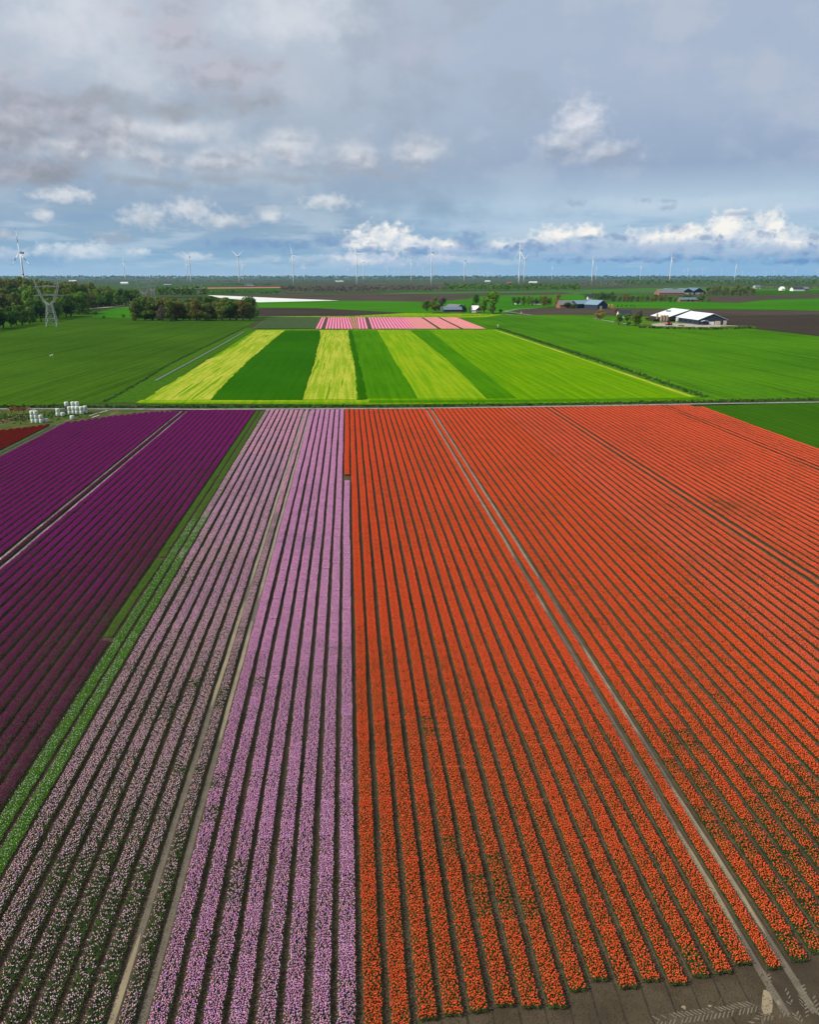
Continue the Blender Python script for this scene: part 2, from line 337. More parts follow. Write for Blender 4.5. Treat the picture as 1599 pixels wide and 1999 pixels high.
brown = crop_mat('ploughed_soil', (0.062, 0.050, 0.038), (0.085, 0.068, 0.052), 60, 2.0, 0.5, 0.01, 0.3)
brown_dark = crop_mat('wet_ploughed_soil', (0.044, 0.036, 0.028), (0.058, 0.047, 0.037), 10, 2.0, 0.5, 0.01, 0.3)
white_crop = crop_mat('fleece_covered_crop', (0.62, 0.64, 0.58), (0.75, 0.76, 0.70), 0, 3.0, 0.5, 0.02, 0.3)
road_mat = mottled('pale_concrete', (0.15, 0.145, 0.13), (0.24, 0.235, 0.21), 0.4, objspace=False)
def water_mat(name, col, rough=0.06):
    m, n, b = base_mat(name, rough, 0.6 if rough < 0.2 else 0.25); b.inputs['Base Color'].default_value = (*col, 1)
    bn = n.n.new('ShaderNodeBump'); bn.inputs['Strength'].default_value = 0.06; n.put(bn.inputs['Height'], n.noise(pos(n), 2.0, 3.0)); n.l.new(bn.outputs[0], b.inputs['Normal'])
    f = n.noise(pos(n), 0.5, 4.0)
    n.put(b.inputs['Base Color'], n.mix(n.step(f, 0.3, 0.7), tuple(v * 0.85 for v in col), tuple(v * 1.1 for v in col)))
    return m
ditch_water = water_mat('ditch_water', (0.06, 0.065, 0.05), 0.3)
mud_water = water_mat('muddy_puddle_water', (0.215, 0.175, 0.105), 0.25)

Z = -0.25
def F(name, pix, mat, dz=0.0, **k): return sheet(name, pix, mat, Z + dz, **k)
# far patchwork
F('far_green_field', [(-400, 566), (150, 556), (250, 553), (420, 553), (520, 556), (440, 562), (240, 562), (-400, 580)], crop_mat('dull_far_green', (0.04, 0.085, 0.025), (0.055, 0.10, 0.03), 70, 3, 0.3, 0.004, 0.1), 0.0)
F('far_ploughed_field', [(230, 563), (440, 562), (620, 558), (900, 558), (820, 566), (560, 566), (400, 563.5), (300, 566)], brown, 0.01)
F('far_red_tulip_strip', [(345, 562.6), (545, 560.6), (552, 562.2), (345, 564.4)], crop_mat('salmon_bloom', (0.45, 0.13, 0.10), (0.55, 0.2, 0.15), 0, 3, 0.4, 0.01, 0.2), 0.06)
F('far_meadow', [(345, 564.6), (556, 562.4), (600, 567), (420, 575), (330, 572)], g_right2, 0.03)
F('far_meadow', [(640, 577), (820, 571), (1140, 566), (1340, 561), (1600, 561), (1900, 561), (1900, 568), (1360, 570), (1120, 574), (900, 577)], crop_mat('pale_far_green', (0.05, 0.135, 0.025), (0.065, 0.16, 0.03), 70, 3, 0.3, 0.004, 0.1), 0.02)
F('ploughed_field', [(440, 578), (560, 575), (800, 574), (1100, 571), (1130, 575), (880, 579), (830, 584), (850, 590), (660, 588), (560, 583)], brown, 0.05)
F('fleeced_field', [(405, 576.5), (470, 579), (560, 583), (662, 587), (505, 590.5), (480, 586), (430, 582)], white_crop, 0.09)
F('meadow', [(500, 590.5), (662, 587.2), (850, 590), (960, 577), (1130, 575), (1180, 589), (1070, 600), (1010, 606), (985, 613), (800, 612), (620, 602), (505, 601)], g_vivid, 0.06)
F('ploughed_field', [(800, 581), (885, 580), (925, 583), (880, 587), (840, 588)], brown, 0.10)
F('dark_ploughed_field', [(505, 601.4), (620, 602), (790, 611), (770, 613.5), (690, 617), (500, 617)], brown_dark, 0.10)
F('lime_grass_strip', [(500, 618.5), (690, 617), (790, 611.5), (985, 613.5), (950, 619.5), (893, 620.5), (640, 619.5)], g_lime, 0.13)
F('ploughed_field', [(1000, 610), (1025, 603.5), (1160, 602.5), (1240, 603), (1400, 604.5), (1600, 607.5), (1900, 612), (1900, 619), (1600, 614.5), (1420, 617), (1300, 619), (1165, 614.8), (1020, 615.5)], brown, 0.10)
F('dark_ploughed_field', [(1400, 617.5), (1600, 615), (1900, 619), (1900, 666), (1600, 656), (1500, 645), (1425, 637), (1400, 630)], brown_dark, 0.11)
F('bright_far_meadow', [(1165, 602), (1182, 591), (1300, 588.5), (1440, 592), (1500, 585.5), (1600, 583), (1900, 580), (1900, 611), (1600, 607), (1400, 604), (1240, 602.3)], g_vivid, 0.12)
F('ploughed_field', [(1380, 580), (1470, 577.5), (1600, 575), (1900, 572), (1900, 579), (1600, 582.8), (1500, 585.2), (1440, 591.6), (1385, 590)], brown, 0.13)
F('far_meadow', [(1470, 576.5), (1480, 568), (1600, 567), (1900, 565), (1900, 571.5), (1600, 574.5)], g_right2, 0.10)
# fields beside and behind the tulips
F('left_green_field', [(-900, 812), (-300, 800), (60, 792), (203, 787), (330, 712), (478, 640), (502, 626.5), (420, 623), (258, 622), (170, 604), (-100, 604), (-900, 610)], g_dark, 0.08)
F('right_green_field', [(945, 643.5), (880, 619), (985, 614), (1165, 615.5), (1300, 620), (1425, 638), (1500, 646), (1600, 657), (1900, 667), (2500, 690), (2500, 760), (1900, 772), (1600, 779), (1385, 784)], g_right, 0.09)
F('meadow_patch', [(176, 619), (200, 607), (260, 597), (264, 606), (262, 622)], g_vivid, 0.09)
F('meadow_verge', [(203, 787), (330, 712), (478, 640), (505, 641), (500, 645), (400, 704), (275, 786)], verge, 0.10)
F('mown_field', [(270, 788), (400, 706), (501, 643.4), (968, 643.4), (1360, 775), (1392, 784), (1100, 787), (720, 790)], g_bright, 0.12)
F('uncut_grass_strip', [(411, 780), (445, 742), (490, 700), (535, 662), (557, 645), (624, 645), (625, 657), (615, 700), (602, 740), (590, 780)], g_uncut, 0.36, thick=0.24, wig=0.8, seg=6)
F('mown_grass_strip', [(280, 783), (345, 740), (400, 705), (432, 692), (437, 687), (460, 675), (500, 647), (503, 645), (557, 645), (535, 662), (490, 700), (445, 742), (411, 780)], g_yellow, 0.14, wig=1.5, seg=5)
F('mown_grass_strip', [(590, 780), (602, 740), (615, 700), (625, 657), (624, 645), (679, 645), (684, 682), (691, 705), (695, 740), (696, 780)], g_yellow, 0.15, wig=1.2, seg=5)
F('uncut_grass_strip', [(697, 780), (696, 740), (692, 705), (685, 682), (680, 645), (687, 645), (704, 720), (716, 778)], g_uncut, 0.36, thick=0.24, wig=0.8, seg=6)
F('grass_strip', [(716, 778), (704, 720), (687, 645), (737, 645), (767, 700), (800, 750), (815, 778)], g_mid, 0.16)
F('cut_grass_strip', [(815, 778), (800, 750), (767, 700), (737, 645), (800, 645), (870, 700), (920, 747), (950, 778)], g_lime, 0.17, wig=0.8, seg=8)
F('grass_strip', [(950, 778), (920, 747), (870, 700), (800, 645), (838, 645), (1010, 778)], g_mid, 0.18)
strip('grass_edge', [(963, 643.5), (1080, 682), (1200, 723), (1290, 754), (1352, 775)], 2.0, g_yellow, Z + 0.20)
strip('headland_grass', [(270, 783.5), (500, 783), (720, 783.5)], 6.0, g_lime, Z + 0.20)
strip('headland_grass', [(720, 784), (1000, 783), (1370, 778)], 5.0, g_mid, Z + 0.195)
F('lower_right_field', [(1345, 793), (1600, 785.5), (1900, 777), (2600, 760), (2600, 1200), (1900, 985), (1600, 881)], g_right2, 0.14)
F('bale_yard', [(-900, 820), (-300, 806), (60, 799), (270, 799), (340, 800), (300, 806), (215, 815), (150, 824), (100, 830), (0, 843), (-300, 872), (-900, 940)], yard, 0.15)
# road along the head of the beds, ditch and water
strip('road', [(-900, 806), (-300, 799.5), (60, 798), (400, 799), (800, 797.2), (1000, 794.5), (1200, 791.5), (1400, 788), (1600, 785), (2300, 772)], 2.0, road_mat, Z + 0.30)
strip('water', [(304, 743), (330, 729), (400, 691), (440, 669), (476, 648)], 1.1, ditch_water, Z + 0.26, jit=0.15)
strip('farm_track', [(978, 612), (1000, 614.5), (1040, 616), (985, 608), (1010, 603.5), (1050, 601.5)], 4.0, road_mat, Z + 0.2)
strip('farm_track', [(1160, 622), (1180, 625.5), (1200, 629), (1230, 634)], 4.0, road_mat, Z + 0.24)
strip('farm_track', [(150, 606), (210, 600), (270, 594)], 9.0, mottled('sandy_track', (0.25, 0.2, 0.14), (0.36, 0.30, 0.22), 0.2, objspace=False), Z + 0.24)
strip('ditch', [(150, 603), (210, 598), (268, 592)], 5.0, mottled('dark_ditch', (0.02, 0.018, 0.014), (0.035, 0.03, 0.022), 0.3, objspace=False), Z + 0.28)

# soil under the beds
def soil_mat(name='bed_soil', k=0.68):
    m, n, b = base_mat(name, 0.9, 0.05)
    p = pos(n); f = n.noise(p, 0.7, 6.0, 0.65); g = n.noise(p, 9.0, 4.0, 0.7); w = n.noise(p, 0.13, 3.0, 0.5)
    c = n.mix(n.step(f, 0.3, 0.7), (0.072 * k, 0.054 * k, 0.033 * k), (0.108 * k, 0.084 * k, 0.053 * k))
    c = n.mix(n.m('MULTIPLY', n.step(g, 0.45, 0.7), 0.5), c, (0.15 * k, 0.12 * k, 0.078 * k))
    c = n.mix(n.m('MULTIPLY', n.step(w, 0.52, 0.66), 0.6), c, (0.05 * k, 0.041 * k, 0.029 * k))
    n.put(b.inputs['Base Color'], c)
    bn = n.n.new('ShaderNodeBump'); bn.inputs['Strength'].default_value = 0.9; bn.inputs['Distance'].default_value = 0.08
    n.put(bn.inputs['Height'], n.m('ADD', g, f)); n.l.new(bn.outputs[0], b.inputs['Normal'])
    return m
soil = soil_mat()
far_edge = [(-300, 858), (0, 841.5), (100, 829.5), (150, 823.5), (215, 814), (300, 804.5), (400, 801.5), (600, 801), (800, 799.6), (1000, 797), (1200, 794), (1350, 791.5)]
soil_pts = [(p.x, p.y) for p in (G(*q) for q in far_edge)]
sheet('soil', soil_pts + [(112.6, 190), (112.6, 8), (-125, 8), (-125, soil_pts[0][1])], soil, 0.0, world=True)
headland = soil_mat('headland_soil', 0.72)

# ------------------------------------------------------------------ tulip patches (shared 2 m lengths of planted bed)
def blossom_mat():
    m, n, b = base_mat('tulip_petal', 0.5, 0.12)
    at = n.n.new('ShaderNodeAttribute'); at.attribute_name = 'tone'
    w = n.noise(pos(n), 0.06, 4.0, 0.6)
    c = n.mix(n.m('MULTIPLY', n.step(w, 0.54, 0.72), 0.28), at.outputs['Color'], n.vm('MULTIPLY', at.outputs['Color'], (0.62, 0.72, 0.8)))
    n.put(b.inputs['Base Color'], c)
    tr = n.n.new('ShaderNodeBsdfTranslucent'); n.put(tr.inputs[0], c)
    mx = n.n.new('ShaderNodeMixShader'); mx.inputs[0].default_value = 0.25
    n.l.new(b.outputs[0], mx.inputs[1]); n.l.new(tr.outputs[0], mx.inputs[2]); n.l.new(mx.outputs[0], m.node_tree.nodes['Material Output'].inputs[0])
    return m
def leaf_mat(name, c1, c2):
    m, n, b = base_mat(name, 0.6, 0.12)
    n.put(b.inputs['Base Color'], n.mix(n.step(n.noise(pos(n), 3.0, 3.0), 0.35, 0.65), c1, c2))
    return m
petal = blossom_mat()
leaf_dull = leaf_mat('tulip_leaf', (0.020, 0.040, 0.010), (0.042, 0.075, 0.016))
leaf_fresh = leaf_mat('fresh_tulip_leaf', (0.040, 0.125, 0.008), (0.072, 0.18, 0.012))
leaf_olive = leaf_mat('olive_tulip_leaf', (0.050, 0.118, 0.008), (0.076, 0.155, 0.011))
leaf_grey = leaf_mat('grey_green_tulip_leaf', (0.10, 0.135, 0.065), (0.13, 0.165, 0.08))

def patch_mesh(name, tones, heads, per_m2, leaf, width=1.02, length=2.0, head_r=0.033, height=0.34):
    V = []; Fc = []; MI = []; T = []; U = random.uniform
    N = int(per_m2 * width * length); nx = max(1, int(math.sqrt(N * width / length))); ny = int(N / nx)
    for i in range(nx):
        for j in range(ny):
            x = -width / 2 + width * (i + random.random()) / nx; y = length * (j + random.random()) / ny
            h = height * U(0.82, 1.12); lx, ly = random.gauss(0, 0.025), random.gauss(0, 0.025)
            for k in range(3):                                   # leaves
                w = U(0, 6.28); L = U(0.10, 0.17); hw = 0.022; dx, dy = math.cos(w), math.sin(w); hz = h * U(0.45, 0.72)
                o = len(V); px, py = -dy * hw, dx * hw
                V += [(x - px * .6, y - py * .6, 0.10), (x + px * .6, y + py * .6, 0.10), (x + dx * L * .55 + px, y + dy * L * .55 + py, hz), (x + dx * L * .55 - px, y + dy * L * .55 - py, hz), (x + dx * L, y + dy * L, hz * U(0.75, 1.05))]
                Fc += [(o, o + 1, o + 2, o + 3), (o + 3, o + 2, o + 4)]; MI += [1, 1]; T += [(0, 0, 0, 1)] * 5
            if random.random() < heads:
                t = random.choice(tones); g = U(0.8, 1.15); s = head_r * U(0.8, 1.2); ph = U(0, 6.28); q = s / 0.033
                cx, cy = x + lx, y + ly; o = len(V); t = (min(.95, t[0] * g), min(.95, t[1] * g), min(.95, t[2] * g), 1)
                V.append((cx, cy, h))
                for rr, zz in ((0.98, 0.030), (0.84, 0.076)):
                    for k in range(5):
                        w = ph + k * 1.2566 + (0.6 if zz > 0.05 else 0); V.append((cx + math.cos(w) * s * rr, cy + math.sin(w) * s * rr, h + zz * q + U(-.005, .005)))
                V.append((cx, cy, h + 0.060 * q)); T += [t] * 12
                for k in range(5):
                    k2 = (k + 1) % 5
                    Fc += [(o, o + 1 + k2, o + 1 + k), (o + 1 + k, o + 1 + k2, o + 6 + k), (o + 1 + k2, o + 6 + k2, o + 6 + k), (o + 6 + k, o + 6 + k2, o + 11)]; MI += [0] * 4
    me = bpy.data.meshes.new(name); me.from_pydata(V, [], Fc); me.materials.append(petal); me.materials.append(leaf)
    me.polygons.foreach_set('material_index', MI)
    a = me.attributes.new('tone', 'FLOAT_COLOR', 'POINT'); a.data.foreach_set('color', np.array(T, dtype=np.float32).ravel())
    me.update(); return me

ORANGE = [(0.86, 0.100, 0.022), (0.90, 0.145, 0.034), (0.80, 0.072, 0.022), (0.88, 0.125, 0.052)]
CORAL = [(0.86, 0.115, 0.040), (0.90, 0.160, 0.065), (0.80, 0.090, 0.040), (0.88, 0.140, 0.075)]
PINK = [(0.78, 0.34, 0.60), (0.72, 0.34, 0.68), (0.84, 0.42, 0.60), (0.62, 0.28, 0.68), (0.86, 0.54, 0.68), (0.80, 0.36, 0.54)]
MIXED = [(0.84, 0.48, 0.58), (0.80, 0.54, 0.62), (0.64, 0.40, 0.68), (0.86, 0.50, 0.44), (0.86, 0.66, 0.68), (0.74, 0.36, 0.58)]
PURPLE = [(0.29, 0.013, 0.215), (0.33, 0.015, 0.23), (0.23, 0.013, 0.185), (0.31, 0.015, 0.165)]
MAROON = [(0.22, 0.016, 0.11), (0.18, 0.016, 0.085), (0.25, 0.016, 0.15)]
RED = [(0.30, 0.012, 0.014), (0.36, 0.014, 0.016), (0.22, 0.010, 0.014)]
WHITE = [(0.74, 0.74, 0.66), (0.78, 0.72, 0.70), (0.70, 0.70, 0.62)]
KINDS = {   # name: tones, density levels (share of plants in flower), plants per m2, leaf, head size
    'orange': (ORANGE, (0.98, 0.84, 0.64, 0.38), 150, leaf_dull, 0.0305),
    'coral': (CORAL, (0.95, 0.82, 0.66, 0.42), 150, leaf_dull, 0.030),
    'pink': (PINK, (0.98, 0.86, 0.68, 0.42), 155, leaf_dull, 0.0295),
    'mixed': (MIXED, (0.62, 0.50, 0.38, 0.22), 150, leaf_dull, 0.029),
    'bloom': ([MIXED[0], PINK[0], MIXED[2], MIXED[3], PINK[2]], (0.86, 0.78, 0.66, 0.45), 150, leaf_dull, 0.030),
    'purple': (PURPLE, (0.98, 0.92, 0.82, 0.5), 120, leaf_dull, 0.036),
    'maroon': (MAROON, (0.85, 0.75, 0.62, 0.35), 115, leaf_dull, 0.034),
    'red': (RED, (0.98, 0.92, 0.85, 0.6), 120, leaf_dull, 0.036),
    'white': (WHITE, (0.15, 0.10, 0.06, 0.03), 130, leaf_fresh, 0.024),
    'olive': (PURPLE, (0.0, 0.0, 0.01, 0.03), 100, leaf_olive, 0.03),
    'greygreen': (PINK, (0.0, 0.0, 0.0, 0.0), 95, leaf_grey, 0.03),
}
def between(a, b, t): return [tuple(u + (v - u) * t for u, v in zip(p, random.choice(b))) for p in a]
def step_kinds(k1, k2, n, leaf=None):
    A, B = KINDS[k1], KINDS[k2]; names = [k1]
    for i in range(1, n):
        t = i / n; nm = f'{k1}_{k2}_{i}'; names.append(nm)
        tones = [random.choice(A[0] if random.random() > t else B[0]) for _ in range(7)] if k1 != 'maroon' else between(A[0] + A[0], B[0], t)
        KINDS[nm] = (tones, tuple(p + (q - p) * t for p, q in zip(A[1], B[1])), A[2], leaf or A[3], A[4] + (B[4] - A[4]) * t)
    return names + [k2]
BLENDS = {('maroon', 'purple'): step_kinds('maroon', 'purple', 6), ('mixed', 'bloom'): step_kinds('mixed', 'bloom', 3), ('white', 'mixed'): step_kinds('white', 'mixed', 3), ('white', 'olive'): step_kinds('white', 'olive', 3)}
GROUPS = {}
def patch_nodes(kind):
    tones, dens, per, leaf, hr = KINDS[kind]
    coll = bpy.data.collections.new('patches of ' + kind)
    for lev, d in enumerate(dens):
        for v in range(2 if '_' not in kind else 1): coll.objects.link(bpy.data.objects.new(f'{kind}_tulip_patch_{lev}{v}', patch_mesh('tulip_patch', tones, d, per, leaf, head_r=hr)))
    g = bpy.data.node_groups.new('plant ' + kind, 'GeometryNodeTree')
    g.interface.new_socket('Geometry', in_out='INPUT', socket_type='NodeSocketGeometry'); g.interface.new_socket('Geometry', in_out='OUTPUT', socket_type='NodeSocketGeometry')
    i = g.nodes.new('NodeGroupInput'); o = g.nodes.new('NodeGroupOutput'); p = g.nodes.new('GeometryNodeInstanceOnPoints'); c = g.nodes.new('GeometryNodeCollectionInfo')
    c.inputs['Collection'].default_value = coll; c.inputs['Separate Children'].default_value = True; c.inputs['Reset Children'].default_value = True
    p.inputs['Pick Instance'].default_value = True
    def attr(name, typ):
        a = g.nodes.new('GeometryNodeInputNamedAttribute'); a.data_type = typ; a.inputs[0].default_value = name; return a.outputs[0]
    g.links.new(i.outputs[0], p.inputs['Points']); g.links.new(c.outputs[0], p.inputs['Instance'])
    g.links.new(attr('level', 'INT'), p.inputs['Instance Index']); g.links.new(attr('turn', 'FLOAT_VECTOR'), p.inputs['Rotation']); g.links.new(attr('size', 'FLOAT_VECTOR'), p.inputs['Scale'])
    g.links.new(p.outputs[0], o.inputs[0]); GROUPS[kind] = g

# smooth random field for thin and full stretches
_grid = rng.uniform(0, 1, (64, 64))
def vnoise(x, y):
    xi, yi = int(math.floor(x)), int(math.floor(y)); fx, fy = x - xi, y - yi; fx = fx * fx * (3 - 2 * fx); fy = fy * fy * (3 - 2 * fy)
    g = lambda a, b: _grid[a % 64, b % 64]
    return (g(xi, yi) * (1 - fx) + g(xi + 1, yi) * fx) * (1 - fy) + (g(xi, yi + 1) * (1 - fx) + g(xi + 1, yi + 1) * fx) * fy

def wob(x, y): return 0.13 * (vnoise(x * 3.1, y / 13.0) - 0.5)       # the planter's drift
def planting(parent, cx, y0, y1, kind, full=0.0, width=1.0, name='tulips'):
    if isinstance(kind, tuple):                # a gradual change from one kind to the next over several steps
        k1, k2, m0, m1 = kind; chain = BLENDS[(k1, k2)]
        val = lambda y: (y - m0) / (m1 - m0) + (vnoise(cx / 5 + 3, y / 12) - 0.5) * 0.5 + random.uniform(-.07, .07)
        picks = [max(0, min(len(chain) - 1, int(val(y0 + 2 * q) * len(chain)))) for q in range(int((y1 - y0) / 2) + 2)]
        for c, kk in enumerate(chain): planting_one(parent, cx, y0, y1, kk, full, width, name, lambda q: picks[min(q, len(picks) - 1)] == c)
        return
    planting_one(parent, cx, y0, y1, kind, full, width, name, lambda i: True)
def planting_one(parent, cx, y0, y1, kind, full, width, name, keep):
    if kind not in GROUPS: patch_nodes(kind)
    V = []; lev = []; turn = []; size = []; y = y0
    while y < y1 - 0.3:
        L = min(2.0, y1 - y); k = L / 2.0
        if not keep(int((y - y0) / 2 + .01)): y += L; continue
        q = 0.55 * vnoise(cx / 9 + 5, y / 14) + 0.3 * vnoise(cx / 1.7, y / 5 + 9) + 0.15 * random.random() - full + (0.36 * max(0.0, min(1.0, (88 - y) / 55)) - 0.05 if kind not in ('white', 'olive', 'greygreen') else 0.0)       # sparser flowers close to the camera; also stand in for foreground cloud shade and vignetting
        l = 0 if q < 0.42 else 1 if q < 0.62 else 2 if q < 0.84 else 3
        V.append((cx + wob(cx, y) + random.uniform(-.015, .015), y, 0.04)); flip = random.random() < 0.5
        lev.append(l * 2 + random.randint(0, 1) if '_' not in kind else l); turn.append((0, 0, 0)); size.append(((-1 if flip else 1) * width * random.uniform(.97, 1.03), k, random.uniform(.92, 1.08)))
        y += L
    if not V: return
    me = bpy.data.meshes.new(name); me.from_pydata(V, [], [])
    me.attributes.new('level', 'INT', 'POINT').data.foreach_set('value', np.array(lev, dtype=np.int32))
    me.attributes.new('turn', 'FLOAT_VECTOR', 'POINT').data.foreach_set('vector', np.array(turn, dtype=np.float32).ravel())
    me.attributes.new('size', 'FLOAT_VECTOR', 'POINT').data.foreach_set('vector', np.array(size, dtype=np.float32).ravel())
    o = obj(name, me, parent); o['kind'] = 'stuff'
    md = o.modifiers.new('planting', 'NODES'); md.node_group = GROUPS[kind]
    return o

_fe = sorted((p.x, p.y) for p in (G(*q) for q in far_edge)); _fx = [p[0] for p in _fe]; _fy = [p[1] for p in _fe]
def y_far(x): return float(np.interp(x, _fx, _fy)) - 1.2
near_px = [(832, 1995), (884, 1987), (934, 1980), (985, 1969), (1035, 1972), (1085, 1974), (1125, 1940), (1169, 1917), (1220, 1937), (1260, 1917), (1317, 1930), (1357, 1912), (1407, 1907), (1440, 1885), (1512, 1895), (1567, 1877)]
_ne = sorted((p.x, p.y) for p in (G(*q) for q in near_px)); _nx = [p[0] for p in _ne]; _ny = [p[1] for p in _ne]
def y_near(x):
    if x < _nx[0]: return 27.0 if not (-23.0 < x < -21.5) else 35.5
    if x > _nx[-1]: return _ny[-1] + (x - _nx[-1]) * 0.09 + random.uniform(-.4, .4)
    return float(np.interp(x, _nx, _ny))

ridge_meshes = {}
def tulip_bed(cx, segs, label, width=1.0):
    """segs: list of (y0, y1, kind, fullness). The bed is a low soil ridge carrying its planting."""
    y0, y1 = min(s[0] for s in segs), max(s[1] for s in segs)
    mb = MB(); w = 0.60 * width; k = max(2, int((y1 - y0) / 8)); prof = [(-w, -0.02), (-w * .8, 0.05), (0, 0.07), (w * .8, 0.05), (w, -0.02)]
    rows = []
    for i in range(k + 1):
        y = y0 + 0.1 + (y1 - y0 - 0.2) * i / k; j = wob(cx, y); rows.append([(cx + px + j, y, pz) for px, pz in prof])
    for a, b in zip(rows, rows[1:]):
        for i in range(4): mb.face((a[i], a[i + 1], b[i + 1], b[i]))
    mb.face(list(reversed(rows[0]))); mb.face(rows[-1])
    o = mb.build('tulip_bed', soil); o.data.polygons.foreach_set('use_smooth', [False] * len(o.data.polygons))
    tag(o, label, 'tulip bed', 'long parallel tulip beds')
    for (a, b, kind, full) in segs:
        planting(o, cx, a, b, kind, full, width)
    return o

PITCH_BED = 1.50; TRAMS = {-1: -51.40, 0: -13.30, 1: 24.77, 2: 62.88, 3: 100.97}; HALF = 1.05
def span(x): return y_near(x), y_far(x)
YB = G(680, 933).y
YG = G(205, 1252).y
for k, t in TRAMS.items():                  # the single bed between each pair of wheel tracks
    a, b = span(t)
    if k == -1: tulip_bed(t, [(60, b, 'maroon', 0.05)], 'narrow purple tulip bed running between the pale wheel tracks', 0.78)
    elif k == 0: tulip_bed(t, [(a, 130, 'mixed', -0.1), (130, b, 'bloom', -0.05)], 'sparse pink tulip bed between two muddy wheel tracks', 0.80)
    elif k == 1: tulip_bed(t, [(a, b, 'orange', 0.1)], 'orange tulip bed between two water-filled wheel tracks', 0.80)
    elif k == 2: tulip_bed(t, [(max(a, 60), b, 'coral', 0.1)], 'orange tulip bed between the two grassy wheel tracks', 0.80)
    else: tulip_bed(t, [(max(a, 110), b, 'coral', 0.0)], 'orange tulip bed between the tracks nearest the green field', 0.80)
def first_visible(x):                       # how near the bed can come into the picture's margins
    if x > 0: return max(0.0, (x - 12) * 1.62)
    return max(0.0, (-x - 16) * 1.62)
for k in (0, 1, 2):                         # orange beds
    x0 = TRAMS[k] + HALF
    for i in range(24):
        cx = x0 + PITCH_BED * (i + 0.5); a, b = span(cx); a = max(a, first_visible(cx))
        if k == 0 and i < 8:
            nm = ORD[i + 1]
            if i == 7:
                tulip_bed(cx, [(a, YB - 3.5, 'pink', 0.1), (YB + 1.5, b, 'orange', 0.15)], 'tulip bed that changes from pink to orange part way along')
            else:
                tulip_bed(cx, [(a, b, 'pink', 0.10)], f'lilac pink tulip bed, {nm} from the muddy wheel tracks beside it')
        elif k == 0:
            tulip_bed(cx, [(a, b, 'orange', 0.06)], f'orange tulip bed, {ORD[i - 7]} from the pink beds')
        elif k == 1:
            kd = 'orange' if i < 14 else 'coral'
            tulip_bed(cx, [(a, b, kd, 0.0)], f'orange tulip bed, {ORD[i + 1]} beyond the water-filled wheel tracks')
        else:
            tulip_bed(cx, [(a, b, 'coral', -0.04)], f'orange tulip bed, {ORD[i + 1]} beyond the grassy wheel tracks')
x0 = TRAMS[3] + HALF
for i in range(7):
    cx = x0 + PITCH_BED * (i + 0.5); b = y_far(cx)
    tulip_bed(cx, [(first_visible(cx), b - (4 if i > 4 else 0), 'coral', -0.05)], f'orange tulip bed, {ORD[7 - i]} in from the green field edge')
x0 = TRAMS[0] - HALF
for i in range(24):                         # left of the pink tracks
    cx = x0 - PITCH_BED * (i + 0.5); a, b = span(cx); a = max(a, first_visible(cx))
    if i < 7: tulip_bed(cx, [(a, b, ('mixed', 'bloom', 70, 220), 0.04)], f'pale mixed pink tulip bed, {ORD[i + 1]} from the muddy tracks towards the purple')
    elif i == 7: tulip_bed(cx, [(a, b, ('white', 'mixed', 95, 150), 0.0)], 'bright green bed with scattered white tulips beside the pink beds')
    elif i == 8: tulip_bed(cx, [(a, 96, 'white', 0.0), (96, b, ('white', 'olive', 100, 150), 0.0)], 'bright green bed with scattered white tulips beside the dark bed')
    elif i == 9: tulip_bed(cx, [(a, YG, 'maroon', 0), (YG + 0.8, YG + 26, 'olive', 0), (YG + 27, b, 'olive', 0)], 'bed turning from maroon to plain olive green beside the white tulips')
    else:
        m = 160 - (i - 10) * 6
        tulip_bed(cx, [(a, b, ('maroon', 'purple', m - 75, m + 55), -0.02 + 0.01 * (i - 10))], f'purple tulip bed, {ORD[i - 9]} from the green beds')
x0 = TRAMS[-1] - HALF
for i in range(28):
    cx = x0 - PITCH_BED * (i + 0.5); b = y_far(cx); a = first_visible(cx)
    if i < 19: tulip_bed(cx, [(a, b, 'purple', 0.06 if i < 12 else -0.10)], f'purple tulip bed, {ORD[i + 1]} past the pale wheel tracks')
    elif i < 21: tulip_bed(cx, [(a, b, 'greygreen', 0)], 'flowerless grey green bed ' + ('beside the purple tulips' if i == 19 else 'beside the dark red tulips'))
    else: tulip_bed(cx, [(a, b, 'red', 0.1)], f'dark red tulip bed, {ORD[i - 20]} from the grey green beds')

